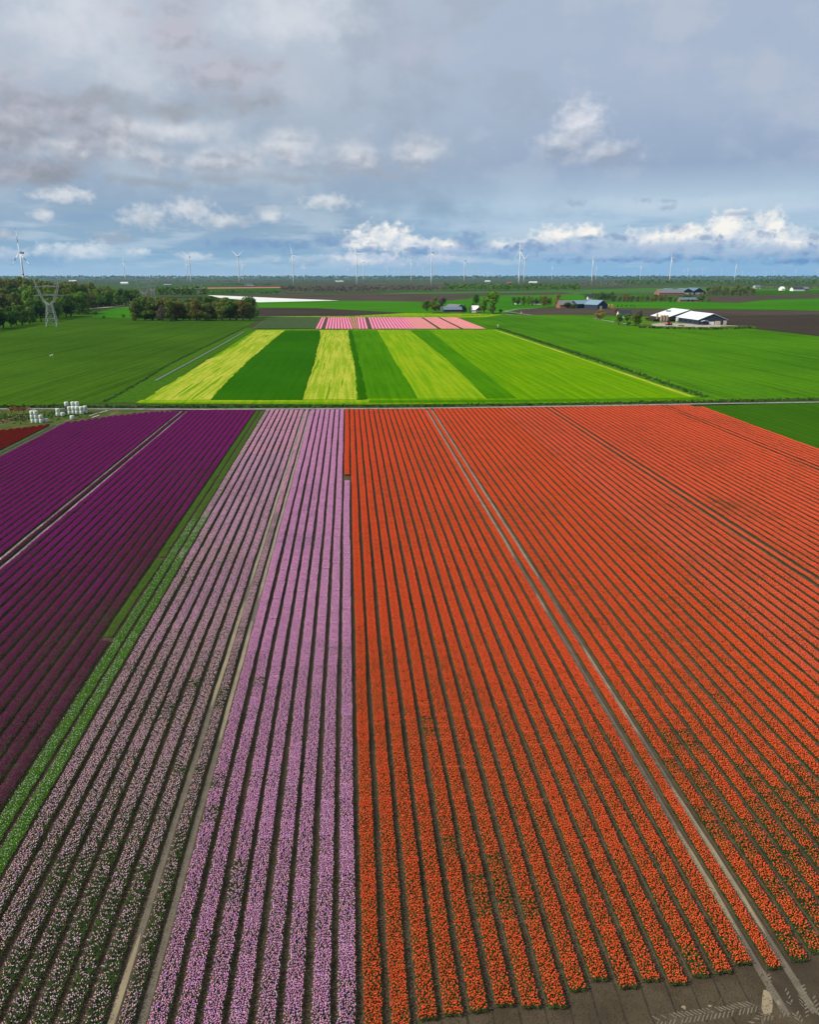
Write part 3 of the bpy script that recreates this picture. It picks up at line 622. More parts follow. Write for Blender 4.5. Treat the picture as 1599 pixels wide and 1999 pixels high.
# ------------------------------------------------------------------ wheel tracks with tyre lugs and standing water
rut = mottled('trodden_mud', (0.075, 0.062, 0.040), (0.11, 0.092, 0.060), 0.8, 0.55, 0.4, objspace=False, bump=0.3)
lug = mottled('wet_pale_mud', (0.115, 0.096, 0.064), (0.155, 0.13, 0.088), 1.5, 0.35, 0.5, objspace=False)
grassy_rut = mottled('grassy_rut', (0.05, 0.05, 0.022), (0.085, 0.085, 0.04), 0.5, objspace=False)
pale_rut = mottled('pale_wet_rut', (0.30, 0.285, 0.24), (0.42, 0.40, 0.34), 0.3, 0.4, 0.5, objspace=False)
def chevrons(mb, pts, width, pitch, z, bar=0.05, chance=1.0):
    """water-filled lug prints along a wheel path: two leaning bars per pitch"""
    pts = [Vector(p) for p in pts]; L = [0.0]
    for a, b in zip(pts, pts[1:]): L.append(L[-1] + (b - a).length)
    s = 0.0
    while s < L[-1]:
        i = max(j for j in range(len(L)) if L[j] <= s); i = min(i, len(pts) - 2); d = (pts[i + 1] - pts[i]).normalized(); p = pts[i] + d * (s - L[i]); nn = Vector((-d.y, d.x, 0))
        for sd in (-1, 1):
            if random.random() > chance: continue
            o = p + d * (pitch * .5 if sd > 0 else 0); a = o + nn * sd * 0.02; e = o + nn * sd * width / 2 * random.uniform(.85, 1.05) - d * width * .42; h = d * bar * random.uniform(.7, 1.3)
            mb.face([(q.x, q.y, z) for q in (a - h, a + h, e + h * .8, e - h * .8)][::sd])
        s += pitch * random.uniform(.95, 1.05)
for k, t in TRAMS.items():
    for sd in (-1, 1):
        x = t + sd * 0.84 - (0.10 if k == -1 else 0.0); a = max(first_visible(x), y_near(x) - (3 if k == 1 else 0)); b = y_far(x) + 0.6
        ys = np.arange(a, b, 2.5)
        path = [(x + 0.03 * math.sin(y * .35), y) for y in ys]
        where = {-1: 'purple', 0: 'pink', 1: 'orange', 2: 'grassy', 3: 'far orange'}[k]
        mat = pale_rut if k == -1 else rut if k in (0, 1) else grassy_rut
        strip('wheel_track', path, 0.46 if k != -1 else 0.5, mat, 0.012, world=True, jit=0.12)
        if k in (0, 1):
            mb = MB(); end = 105
            chevrons(mb, [(x + 0.03 * math.sin(y * .35), y, 0) for y in ys if y < end], 0.38, 0.20, 0.022, 0.035)
            o = mb.build('tyre_prints', lug); o['kind'] = 'stuff'
            wet = ([(24, 40), (66, 92), (97, 236)] if sd < 0 else [(24, 30), (60, 86), (92, 236)]) if k == 0 else ([(36.0, 47), (84, 92), (104, 240)] if sd < 0 else [(36.0, 52), (58, 76), (96, 240)])
            for (w0, w1) in wet:
                yy = np.arange(max(w0, a - 1), min(w1, b), 0.8); mb = MB(); prev = None
                if len(yy) < 3: continue
                for q, y in enumerate(yy):
                    e = min(1.0, min(q, len(yy) - 1 - q) / 5.0 + (0.05 if 0 < q < len(yy) - 1 else 0)) ** 0.5; cxx = x + 0.03 * math.sin(y * .35); row = [(cxx - .20 * e * random.uniform(.85, 1.1), y, .030), (cxx + .20 * e * random.uniform(.85, 1.1), y, .030)]
                    if prev: mb.face((prev[0], prev[1], row[1], row[0]))
                    prev = row
                mb.build('puddle', mud_water)['kind'] = 'structure'
# bare headland at the near end of the orange beds
F2 = lambda name, pix, mat, z, **kw: sheet(name, pix, mat, z, **kw)
F2('headland', [(1120, 2060), (1250, 1992), (1330, 1972), (1430, 1958), (1560, 1925), (1700, 1905), (1800, 2080)], headland, 0.006, wig=0.25, seg=0.8)
mb = MB()
for path, w, ch in ([[(1285, 1993), (1350, 1983), (1420, 1973), (1480, 1962)], 0.75, .95], [[(1497, 1900), (1503, 1935)], .42, .9], [[(1562, 1915), (1568, 1950), (1572, 1985)], .5, .95], [[(1530, 1930), (1545, 1960), (1565, 1999)], .45, .6], [[(1585, 1945), (1600, 1990)], .5, .7], [[(1470, 1999), (1490, 1985), (1540, 1975)], .5, .5]):
    chevrons(mb, [G(*q) for q in path], w, 0.25, 0.016, 0.055, ch * .9)
o = mb.build('tyre_prints', lug); o['kind'] = 'stuff'
def puddle(cx, cy, rx, ry, mat=mud_water, z=0.02):
    pts = []
    for i in range(22):
        w = i / 22 * 6.283; r = 1 + 0.16 * math.sin(3 * w + cx) + random.uniform(-.07, .07); pts.append((cx + math.cos(w) * rx * r, cy + math.sin(w) * ry * r))
    return sheet('puddle', pts, mat, z, world=True)
sheet('puddle', [(1490, 1932), (1496, 1931), (1503, 1937), (1508, 1948), (1509, 1962), (1507, 1975), (1500, 1980), (1491, 1978), (1487, 1968), (1488, 1950)], mud_water, 0.02, wig=.02, seg=.2)
for px, py, rx, ry in ((1520, 1957, .13, .16), (1386, 1963, .12, .06), (1335, 1966, .12, .12)):
    p = G(px, py); puddle(p.x, p.y, rx, ry)

def clods(name, x0, x1, y0, y1, n, label):
    """crumbled lumps of earth lying on the bare ground"""
    mb = MB(); r = random.Random(5)
    for i in range(n):
        x, y = r.uniform(x0, x1), r.uniform(y0, y1)
        if y > y_near(x) - 0.1: continue
        s = r.uniform(.02, .075); p = [(x + s * math.cos(k * 2.09 + s * 90) * r.uniform(.7, 1.2), y + s * math.sin(k * 2.09 + s * 90) * r.uniform(.7, 1.2), 0.0) for k in range(3)]; t = (x + r.uniform(-.3, .3) * s, y + r.uniform(-.3, .3) * s, s * r.uniform(.5, 1.0) + .01)
        for k in range(3): mb.face((p[k], p[(k + 1) % 3], t))
    return tag(mb.build(name, soil_mat('clod_soil', 0.75)), label, 'clods', kind='stuff')
clods('earth_clods', -2, 24, 27, 37, 9000, 'crumbled lumps of earth on the bare headland')
for i in range(16):                          # furrows drawn out of the bed gaps
    x = TRAMS[0] + HALF + PITCH_BED * (8 + i); y = y_near(x)
    strip('furrow', [(x + .05 * math.sin(j), y + .8 - j * .55) for j in range(6 + i % 4)], 0.10, MATS.get('dark_furrow') or mottled('dark_furrow', (0.026, 0.021, 0.015), (0.04, 0.033, 0.023), 2.0, objspace=False, spec=0.05), 0.009, world=True, jit=.4)

# ------------------------------------------------------------------ trees
def foliage_mat(name, c1, c2):
    c1, c2 = tuple(v * 1.22 for v in c1), tuple(v * 1.22 for v in c2)
    m, n, b = base_mat(name, 0.7, 0.15)
    oi = n.n.new('ShaderNodeObjectInfo')
    f = n.noise(n.n.new('ShaderNodeTexCoord').outputs['Object'], 0.35, 3.0)
    c = n.mix(n.step(n.m('ADD', f, n.m('MULTIPLY', n.m('SUBTRACT', oi.outputs['Random'], 0.5), 0.35)), 0.3, 0.7), c1, c2)
    n.put(b.inputs['Base Color'], c)
    tr = n.n.new('ShaderNodeBsdfTranslucent'); n.put(tr.inputs[0], c)
    mx = n.n.new('ShaderNodeMixShader'); mx.inputs[0].default_value = 0.3
    n.l.new(b.outputs[0], mx.inputs[1]); n.l.new(tr.outputs[0], mx.inputs[2]); n.l.new(mx.outputs[0], m.node_tree.nodes['Material Output'].inputs[0])
    return m
bark = mottled('bark', (0.06, 0.045, 0.032), (0.11, 0.09, 0.065), 1.5)
LEAF = {
    'green': foliage_mat('fresh_green_foliage', (0.060, 0.135, 0.010), (0.105, 0.200, 0.014)),
    'dark': foliage_mat('dark_green_foliage', (0.036, 0.088, 0.010), (0.065, 0.130, 0.015)),
    'olive': foliage_mat('olive_budding_foliage', (0.082, 0.112, 0.015), (0.118, 0.150, 0.021)),
    'bronze': foliage_mat('bronze_budding_foliage', (0.100, 0.092, 0.018), (0.140, 0.128, 0.024)),
    'gold': foliage_mat('golden_budding_foliage', (0.17, 0.13, 0.025), (0.24, 0.19, 0.04)),
    'grey': foliage_mat('bare_grey_twigs', (0.085, 0.075, 0.055), (0.12, 0.11, 0.075)),
    'rust': foliage_mat('rusty_foliage', (0.13, 0.045, 0.03), (0.18, 0.07, 0.045)),
}
def crown_mesh(seed, height, width, leaves=1500, low=0.12, leaf=0.75, lobes=9, mat=None):
    r = np.random.default_rng(seed); mb = MB(); cs = []
    for i in range(lobes):
        w = r.uniform(0, 6.28); z = r.uniform(low + 0.16, 0.86); rr = width / 2 * math.sin(math.pi * min(1, max(0.05, (z - low) / (1.02 - low)) ** 0.85)) * r.uniform(0.25, 0.72)
        cs.append((math.cos(w) * rr, math.sin(w) * rr, z * height, width * r.uniform(0.17, 0.30)))
    cs.append((0, 0, height * 0.88, width * 0.2))
    C = np.array(cs)[r.integers(len(cs), size=leaves)]; D = r.normal(0, 1, (leaves, 3)); D /= np.linalg.norm(D, axis=1)[:, None]; q = r.uniform(0.55, 1.0, leaves) ** 0.5
    P = C[:, :3] + D * (C[:, 3] * q)[:, None] * np.array((1, 1, 0.9)); P[:, 2] = np.clip(P[:, 2], height * low * 0.6, height)
    A = r.normal(0, 1, (leaves, 3)); A -= D * (A * D).sum(1)[:, None] * 0.6; A /= np.linalg.norm(A, axis=1)[:, None]; B = np.cross(D + r.normal(0, .5, (leaves, 3)), A); B /= np.linalg.norm(B, axis=1)[:, None] + 1e-6
    S = (leaf * r.uniform(0.5, 1.1, leaves))[:, None]
    Q = np.stack((P - A * S * .5, P + B * S * .42, P + A * S * .5, P - B * S * .42), 1).reshape(-1, 3)
    mb.v = [tuple(v) for v in Q.tolist()]; mb.f = [(4 * i, 4 * i + 1, 4 * i + 2, 4 * i + 3) for i in range(leaves)]; mb.mi = [0] * leaves
    return mb.mesh('crown', mat)
def trunk_mesh(seed, height, width):
    r = random.Random(seed); mb = MB(); t = height * 0.028
    mb.tube([(0, 0, -0.4), (0, 0, height * .2), (r.uniform(-.3, .3), r.uniform(-.3, .3), height * .5), (r.uniform(-.5, .5), r.uniform(-.5, .5), height * .82)], [t * 1.15, t, t * .7, t * .2], 6)
    for i in range(6):
        w = r.uniform(0, 6.28); z = height * r.uniform(.2, .55); L = width * r.uniform(.25, .42)
        mb.tube([(0, 0, z), (math.cos(w) * L * .5, math.sin(w) * L * .5, z + L * .5), (math.cos(w) * L, math.sin(w) * L, z + L * 1.1)], [t * .5, t * .32, t * .1], 5)
    return mb.mesh('trunk', bark, True)
_tv = {}
def tree(px, base, h_px, w_px, leaf, label, cat='tree', group=None, name='broadleaf_tree', low=0.02, leaves=1600, dz=0.0, lf=0.075):
    """a tree standing where the photo pixel (px, base) meets the ground, sized in photo pixels"""
    s = scale_at(base); H, Wd = h_px / s, w_px / s
    key = (leaf, low, leaves, lf, random.randint(0, 2))
    if key not in _tv:
        i = len(_tv); _tv[key] = (crown_mesh(100 + i, 10.0, 8.0, leaves, low, 10.0 * lf, random.choice((8, 10, 12)), LEAF[leaf]), trunk_mesh(100 + i, 10.0, 8.0))
    cm, tm = _tv[key]
    p = G(px, base, Z + dz + 0.05); o = empty(name, p, random.uniform(0, 6.28)); o.scale = (Wd / 8.0, Wd / 8.0, H / 10.0)
    obj('trunk', tm, o); obj('crown', cm, o)
    return tag(o, label, cat, group)
def row_of_trees(pts, leafs, label, group, **k):
    nth = k.pop('nth', None)
    for i, (px, b, h, w) in enumerate(sorted(pts)): tree(px, b, h, w, random.choice(leafs), label if not nth else f'{label}, {ORD[i + 1]} {nth}', group=group, **k)
J = lambda a: random.uniform(-a, a)
# the wood behind the pylon
pts = [(x + J(3), 642 - (x / 170) * 30 + J(1.5), 40 + J(3), 34 + J(5)) for x in range(-40, 172, 12)]
row_of_trees(pts, ['dark', 'dark', 'green'], 'dark green tree on the field edge of the large wood', 'trees of the large wood', leaves=1900, nth='counted towards the grove')
pts = [(x + J(4), 624 - max(0, x) / 170 * 18 + J(2), 46 + J(3), 34 + J(5)) for x in range(-40, 150, 12)]
row_of_trees(pts, ['olive', 'green', 'olive'], 'olive tree in the second row of the large wood', 'trees of the large wood', nth='towards the grove')
pts = [(x + J(4), 611 - max(0, x) / 170 * 6 + J(2), 48 + J(3), 33 + J(5)) for x in range(-40, 190, 11)]
row_of_trees(pts, ['olive', 'olive', 'dark', 'green'], 'tall olive tree in the third row of the large wood', 'trees of the large wood', nth='towards the grove')
pts = [(x + J(4), 597 + J(2), 50 - max(0, x - 60) * 0.10 + J(2), 32 + J(4)) for x in range(-40, 215, 10)]
row_of_trees(pts, ['olive', 'bronze', 'olive', 'olive'], 'brownish tree in the far top row of the large wood', 'trees of the large wood', nth='towards the grove', leaves=1000, lf=0.085)
pts = [(x + J(3), 600 - (x - 150) * 0.035 + J(1), 30 + J(3), 27 + J(4)) for x in range(150, 275, 9)]
row_of_trees(pts, ['green', 'dark', 'green'], 'fresh green tree beside the sandy track', 'trees of the large wood', nth='counted towards the grove')
# the grove in the middle distance
pts = [(x + J(4), 626 + J(.8), 36 + J(5), 30 + J(5)) for x in range(268, 502, 13)]
row_of_trees(pts, ['bronze', 'olive', 'olive', 'dark', 'bronze'], 'budding tree on the near edge of the grove', 'trees of the grove by the green field', nth='from the large wood side', low=0.04, leaves=2000)
pts = [(x + J(4), 621 + J(1), 38 + J(4), 28 + J(4)) for x in range(275, 498, 13)]
row_of_trees(pts, ['bronze', 'olive', 'dark'], 'tree in the back row of the grove', 'trees of the grove by the green field', nth='from the large wood side', low=0.06)
tree(318, 628, 31, 20, 'grey', 'bare grey tree at the front of the bronze grove', leaves=900, low=0.1)
# bushes left of the grove
for px, b, h, w, lf, lb in ((262, 627, 10, 12, 'olive', 'pale olive bush at the corner of the grove'), (335, 628, 8, 10, 'olive', 'small olive bush before the grove trees'), (203, 622, 6, 9, 'dark', 'low dark bush on the field edge by the wood'), (172, 614, 14, 18, 'green', 'round green bush at the end of the wood'), (186, 616, 9, 14, 'green', 'low green bush between wood and sandy track'), (240, 620, 6, 12, 'green', 'low green scrub before the sandy track')):
    tree(px, b, h, w, lf, lb, 'bush', name='bush', low=0.0, leaves=800, lf=0.09)
# trees at the farms
for px, b, h, w, lf, lb in ((962, 613, 42, 42, 'green', 'largest green tree standing beside the white farmhouse'), (945, 611, 28, 26, 'green', 'green tree overlapping the largest tree by the farmhouse'), (929, 605, 29, 20, 'dark', 'dark green tree behind the white farmhouse'), (918, 612.5, 16, 8, 'dark', 'slim dark conifer in front of the farmhouse'), (834, 608, 21, 22, 'olive', 'olive thicket tree at the outer end of the dark barn yard'), (850, 607, 26, 26, 'olive', 'olive tree in the thicket beside the dark barn'), (864, 605, 24, 20, 'grey', 'half bare tree between thicket and dark barn'), (977, 612.5, 8, 10, 'dark', 'small dark shrub at the foot of the largest tree'), (907, 604, 9, 9, 'green', 'small green tree behind the dark barn gable'),
    (1172, 624.5, 20, 23, 'gold', 'round golden bush tree alone beside the farm track'), (1203, 618, 16, 12, 'rust', 'rusty red tree behind the small dark house'),
    (1088, 599, 24, 18, 'gold', 'golden crowned tree beside the blue roofed barns'), (1098, 600, 10, 14, 'green', 'green bush below the golden tree'), (1108, 602, 11, 22, 'dark', 'dark shrub before the long grey roof'), (1122, 602.5, 9, 18, 'dark', 'dark shrub between grey roof and blue barn'), (1148, 602, 9, 22, 'dark', 'dark shrub in front of the blue roofed barns'), (1155, 600, 8, 12, 'green', 'green shrub against the second blue barn'),
    (1208, 635, 22, 22, 'green', 'green bush nearest the small dark house'), (1224, 636, 22, 22, 'green', 'broad green bush between house and barn silos'), (1240, 637, 24, 24, 'olive', 'olive bush at the barn end of the hedge'), (1247, 634, 28, 20, 'grey', 'half bare tree beside the barn silos')):
    tree(px, b, h, w, lf, lb, 'bush' if 'bush' in lb or 'shrub' in lb else 'tree', name='bush' if 'bush' in lb or 'shrub' in lb else 'broadleaf_tree', low=0.02, leaves=1400, lf=0.08)
row_of_trees([(1003 + i * 9 + J(2), 596 + J(1), 17 + J(3), 13 + J(3)) for i in range(9)], ['dark', 'olive', 'green'], 'tree in the row screening the white houses', 'row of trees at the white houses', nth='from the largest tree', leaves=1000, low=0.05)
row_of_trees([(1062 + J(1), 599, 21, 16), (1070, 600, 17, 15)], ['bronze'], 'bronze tree between white houses and blue barns', 'bronze trees by the blue barns', nth='from the white houses', leaves=1000, low=0.05)
row_of_trees([(1200 + i * 9 + J(2), 590 + J(1), 13 + J(3), 13 + J(3)) for i in range(14)], ['dark', 'green', 'dark', 'bronze'], 'tree in the dark belt before the navy barns', 'belt of trees before the navy barns', nth='counted from the blue barns', leaves=900, low=0.02)
row_of_trees([(1335, 588, 14, 14), (1345, 588, 15, 13), (1365, 589, 15, 14), (1372, 589, 13, 12), (1383, 590, 9, 9)], ['olive'], 'olive tree beside the low brick sheds', 'olive trees at the brick sheds', nth='counted towards the copse', leaves=900, low=0.04)
row_of_trees([(1206, 600, 5, 5), (1214, 600, 5, 5), (1223, 600, 5, 5), (1232, 600, 5, 5), (1238, 600.5, 4, 5)], ['dark'], 'small round shrub before the bright meadow', 'line of small shrubs', nth='from the yellow crates', leaves=500, low=0.05, name='round_shrub')
row_of_trees([(1384 + i * 7.5 + J(2), 577.5 - (i % 2) * 2, 17 + J(3), 14 + J(3)) for i in range(12)], ['grey', 'olive', 'olive'], 'grey olive tree in the square copse', 'trees of the square copse', nth='from the navy barns', leaves=900, low=0.02)
row_of_trees([(1172 + i * 6 + J(2), 586 + J(1), 14 + J(2), 11), ] if False else [(1168 + i * 6.5, 585.5, 14 + J(2), 12) for i in range(5)], ['dark'], 'dark tree in the clump behind the blue barns', 'dark clump behind the blue barns', nth='from the bare trees', leaves=800, low=0.02)
row_of_trees([(1143 + i * 6.5, 583, 10 + J(2), 10) for i in range(4)], ['grey'], 'bare grey tree behind the blue barns', 'bare trees behind the blue barns', nth='counted towards the dark clump', leaves=700, low=0.02)

# far woods that read as one mass
def wood_mass(name, x0, x1, base, depth_px, h_px, leaf, label, n=900, lf=2.2):
    mb = MB(); r = np.random.default_rng(int(x0 * 7 + base))
    for i in range(n):
        px = r.uniform(x0, x1); b = base - abs(r.normal(0, depth_px)); b = max(b, 543.2); s = scale_at(b)
        p = G(px, b, Z); H = h_px / s * (0.62 + 0.38 * vnoise(px / 4.0, b)) * r.uniform(0.1, 1.0) ** 0.5
        sz = lf * r.uniform(.6, 1.3) / s
        a = r.normal(0, 1, 3); a /= np.linalg.norm(a); c = np.cross(a, r.normal(0, 1, 3)); c /= np.linalg.norm(c); q = np.array((p.x, p.y, max(H, sz * .4)))
        mb.face((q - a * sz, q + c * sz * .8, q + a * sz, q - c * sz * .8))
    o = mb.build(name, LEAF[leaf]); return tag(o, label, 'wood', kind='stuff')
wood_mass('woodland', 868, 1133, 569.5, 1.2, 15, 'dark', 'dark green belt of woodland across the middle distance', 3000, 1.8)
wood_mass('woodland', 548, 700, 574, 1.0, 15, 'grey', 'greyish leafless belt of trees beyond the white field', 1500, 1.6)
wood_mass('woodland', 690, 870, 571, 1.0, 12, 'grey', 'thin grey belt of trees between the two woods', 1500, 1.5)
wood_mass('woodland', 405, 545, 576, .8, 8, 'dark', 'low dark scrub behind the bronze grove', 900, 1.5)
wood_mass('woodland', 305, 405, 582, 1.0, 22, 'dark', 'dark trees behind the grove near the second pylon', 1400, 2.0)
wood_mass('woodland', 1130, 1220, 560, 1.0, 8, 'grey', 'brown wood with hidden roofs near the horizon', 700, 1.3)
wood_mass('woodland', 1200, 1700, 559, .8, 12, 'dark', 'long dark forest edge below the horizon', 2600, 1.6)
wood_mass('woodland', 1440, 1700, 554, .6, 8, 'dark', 'upper dark forest line by the horizon', 1200, 1.3)
wood_mass('woodland', -60, 480, 553, .7, 5, 'dark', 'scattered far trees on the plain beyond the wood', 700, 1.0)
wood_mass('woodland', 430, 530, 559.5, .5, 6, 'dark', 'dark trees around a far farmstead', 350, 1.1)
wood_mass('woodland', 500, 880, 552, .6, 4, 'grey', 'scattered grey trees on the far plain', 700, 0.9)
wood_mass('woodland', 1470, 1700, 567, .4, 8, 'olive', 'olive trees around the far farm by the meadow', 800, 1.1)
wood_mass('horizon_forest', -60, 820, 547, .5, 7.5, 'dark', 'continuous forest line along the horizon towards the tall turbine', 7000, 1.2)
wood_mass('horizon_forest', 780, 1700, 547, .5, 7.5, 'dark', 'continuous forest line along the horizon beyond the farms', 8000, 1.2)

# rank grass on ditch banks
def tuft_mat(name, c1, c2): return leaf_mat(name, c1, c2)
def tufts(name, path, width, h, n, mat, label, z=Z + 0.1):
    P = [G(*q, z) for q in path]; mb = MB(); L = [(b - a).length for a, b in zip(P, P[1:])]; tot = sum(L); r = random.Random(n)
    for i in range(n):
        s = r.uniform(0, tot); k = 0
        while k < len(L) - 1 and s > L[k]: s -= L[k]; k += 1
        d = (P[k + 1] - P[k]).normalized(); p = P[k] + d * s + Vector((-d.y, d.x, 0)) * r.gauss(0, width / 3.5); w = r.uniform(0, 3.14); hh = h * r.uniform(.4, 1.2); q = Vector((math.cos(w), math.sin(w), 0)) * hh * .7
        mb.face((p - q, p + q, p + q * .7 + Vector((r.uniform(-.2, .2), r.uniform(-.2, .2), hh)), p - q * .7 + Vector((r.uniform(-.2, .2), r.uniform(-.2, .2), hh))))
    o = mb.build(name, mat); return tag(o, label, 'grass', kind='stuff')
t_dark = tuft_mat('rank_grass_blades', (0.022, 0.055, 0.010), (0.045, 0.10, 0.014)); t_mid = tuft_mat('bank_grass_blades', (0.04, 0.10, 0.014), (0.075, 0.15, 0.02)); t_straw = tuft_mat('straw_blades', (0.14, 0.12, 0.05), (0.22, 0.19, 0.09))
tufts('bank_grass', [(-300, 797), (60, 795), (400, 795), (800, 793.4), (1000, 790.8), (1200, 787.6), (1400, 783.6), (1600, 780), (2000, 773)], 4.0, 0.45, 6000, t_dark, 'dark rank grass along the ditch beside the road')
tufts('bank_grass', [(205, 785), (260, 755), (330, 712), (400, 678), (478, 640)], 1.6, 0.35, 1800, t_dark, 'dark grass on the ditch bank of the wheat field')
tufts('bank_grass', [(972, 641), (1080, 676), (1200, 715), (1290, 746), (1380, 776)], 4.0, 0.5, 2600, t_dark, 'dark grass bank on the ditch beside the mown field')
tufts('bank_grass', [(500, 617.6), (700, 618), (900, 618), (985, 613.5)], 3.0, 0.6, 700, t_mid, 'grass margin behind the far pink tulip field')
tufts('bank_grass', [(500, 643), (700, 643.4), (968, 643.2)], 1.5, 0.5, 900, t_dark, 'grass margin between the mown field and the far tulips')
tufts('yard_weeds', [(-80, 820), (0, 818), (60, 815), (170, 806)], 14, 0.35, 2200, t_mid, 'weeds growing in the yard around the bale stacks')
tufts('yard_straw', [(-60, 826), (20, 822), (40, 812)], 8, 0.4, 500, t_straw, 'dry straw lying in the bale yard')
tufts('yard_straw', [(22, 800.5), (34, 799), (44, 801.5)], 4.0, 0.6, 500, tuft_mat('rusty_bracken', (0.16, 0.08, 0.03), (0.26, 0.14, 0.05)), 'rusty heap of dead brush beside the road')
tufts('bank_grass', [(1250, 640), (1300, 642), (1380, 643.5), (1470, 641)], 5.0, 1.6, 1300, t_mid, 'overgrown bank in front of the white roofed barns')

# ------------------------------------------------------------------ far pink tulip field: rows of blossom on soil
F('tulip_soil', [(490, 643), (952, 643), (893, 619.8), (522, 619.6)], soil, 0.20)
def far_rows(name, xa0, xa1, xb0, xb1, ya, yb, n, fill, mat, label, h=0.14):
    mb = MB()
    for i in range(n):
        if callable(fill) and not fill(i): continue
        u0, u1 = (i + 0.10) / n, (i + 0.74) / n
        a0, a1 = G(xa0 + (xa1 - xa0) * u0, ya), G(xa0 + (xa1 - xa0) * u1, ya); b0, b1 = G(xb0 + (xb1 - xb0) * u0, yb), G(xb0 + (xb1 - xb0) * u1, yb)
        up = Vector((0, 0, h + Z + .2)); lo = Vector((0, 0, Z + .18)); k = 24
        for j in range(k):
            p = [a0.lerp(b0, j / k), a1.lerp(b1, j / k), a1.lerp(b1, (j + 1) / k), a0.lerp(b0, (j + 1) / k)]; dz = Vector((0, 0, random.uniform(-.03, .03)))
            mb.face([q + up + dz for q in p]); mb.face((p[0] + lo, p[1] + lo, p[1] + up + dz, p[0] + up + dz)); mb.face((p[3] + lo, p[0] + lo, p[0] + up + dz, p[3] + up + dz)); mb.face((p[1] + lo, p[2] + lo, p[2] + up + dz, p[1] + up + dz))
    o = mb.build(name, mat); return tag(o, label, 'tulip field', kind='stuff')
pinkA = mottled('far_rose_blossom', (0.62, 0.14, 0.26), (0.74, 0.24, 0.36), 0.25, objspace=False)
pinkB = mottled('far_salmon_blossom', (0.62, 0.20, 0.20), (0.70, 0.28, 0.27), 0.25, objspace=False)
greenR = mottled('far_bed_leaves', (0.035, 0.075, 0.022), (0.05, 0.10, 0.026), 0.3, objspace=False)
far_rows('tulip_rows', 494, 618, 524, 627, 642.3, 620, 22, lambda i: True, greenR, 'dark green tulip rows not yet in flower beside the far pink field', 0.25)
far_rows('tulip_rows', 616, 690, 627.5, 681, 642.3, 620, 12, lambda i: i not in (2,), pinkA, 'rose pink tulip rows beside the green rows in the far field')
far_rows('tulip_rows', 690, 700, 681, 697, 642.3, 620, 3, lambda i: True, mottled('far_mixed_blossom', (0.34, 0.16, 0.10), (0.42, 0.22, 0.14), 0.3, objspace=False), 'mixed olive and pink rows in the far tulip field')
far_rows('tulip_rows', 700, 812, 697, 790, 642.3, 620, 17, lambda i: i not in (3,), pinkA, 'bright pink tulip rows in the middle of the far field')
far_rows('tulip_rows', 812, 950, 790, 892, 642.3, 620, 22, lambda i: i not in (7, 14), pinkB, 'salmon pink tulip rows at the end of the far field')

# ------------------------------------------------------------------ wind turbines
white_paint = plain('turbine_white', (0.60, 0.61, 0.62), 0.45); red_paint = plain('turbine_red', (0.42, 0.03, 0.035), 0.5); dark_paint = plain('turbine_dark', (0.10, 0.11, 0.12), 0.5)
def tower_mesh(h=150.0, r0=3.6, r1=1.9):
    mb = MB(); mb.tube([(0, 0, -0.5), (0, 0, h * .3), (0, 0, h * .65), (0, 0, h - 1.5)], [r0, r0 - (r0 - r1) * .3, r0 - (r0 - r1) * .65, r1], 14); return mb.mesh('tower', white_paint, True)
def blade_mesh(L=65.0, mats=None, tip=False):
    mb = MB(); st = [(0.5, 1.5, 1.5), (4, 1.9, 1.3), (11, 4.4, 0.9), (25, 3.4, 0.6), (42, 2.3, 0.42), (57, 1.5, 0.28), (65, .5, 0.12)]
    rows = [[(-c * .35, -t / 2, z * L / 65), (c * .65, -t / 4, z * L / 65), (c * .65, t / 4, z * L / 65), (-c * .35, t / 2, z * L / 65)] for z, c, t in st]
    for i, (a, b) in enumerate(zip(rows, rows[1:])):
        for k in range(4): mb.face((a[k], a[(k + 1) % 4], b[(k + 1) % 4], b[k]), 1 if tip and i in (3, 5) else 0)
    mb.face(rows[-1]); return mb.mesh('blade', mats or [white_paint])
def nac_mesh(mats, banded=False):
    mb = MB(); mb.box((0, 4.5, 0), (4.4, 12, 4.4), mi=0, taper=.9)
    if banded: mb.box((0, 7.5, 0), (4.6, 3.0, 4.6), mi=1, taper=.9); mb.box((0, 3.0, 2.6), (2.0, 5, 1.2), mi=1)
    return mb.mesh('nacelle', mats)
def hub_mesh():
    mb = MB(); mb.tube([(0, -0.4, 0), (0, -2.2, 0), (0, -3.8, 0), (0, -4.6, 0)], [2.1, 2.1, 1.5, .4], 12); return mb.mesh('hub', white_paint, True)
TM, BM, NM, HM = tower_mesh(), blade_mesh(), nac_mesh([white_paint]), hub_mesh()
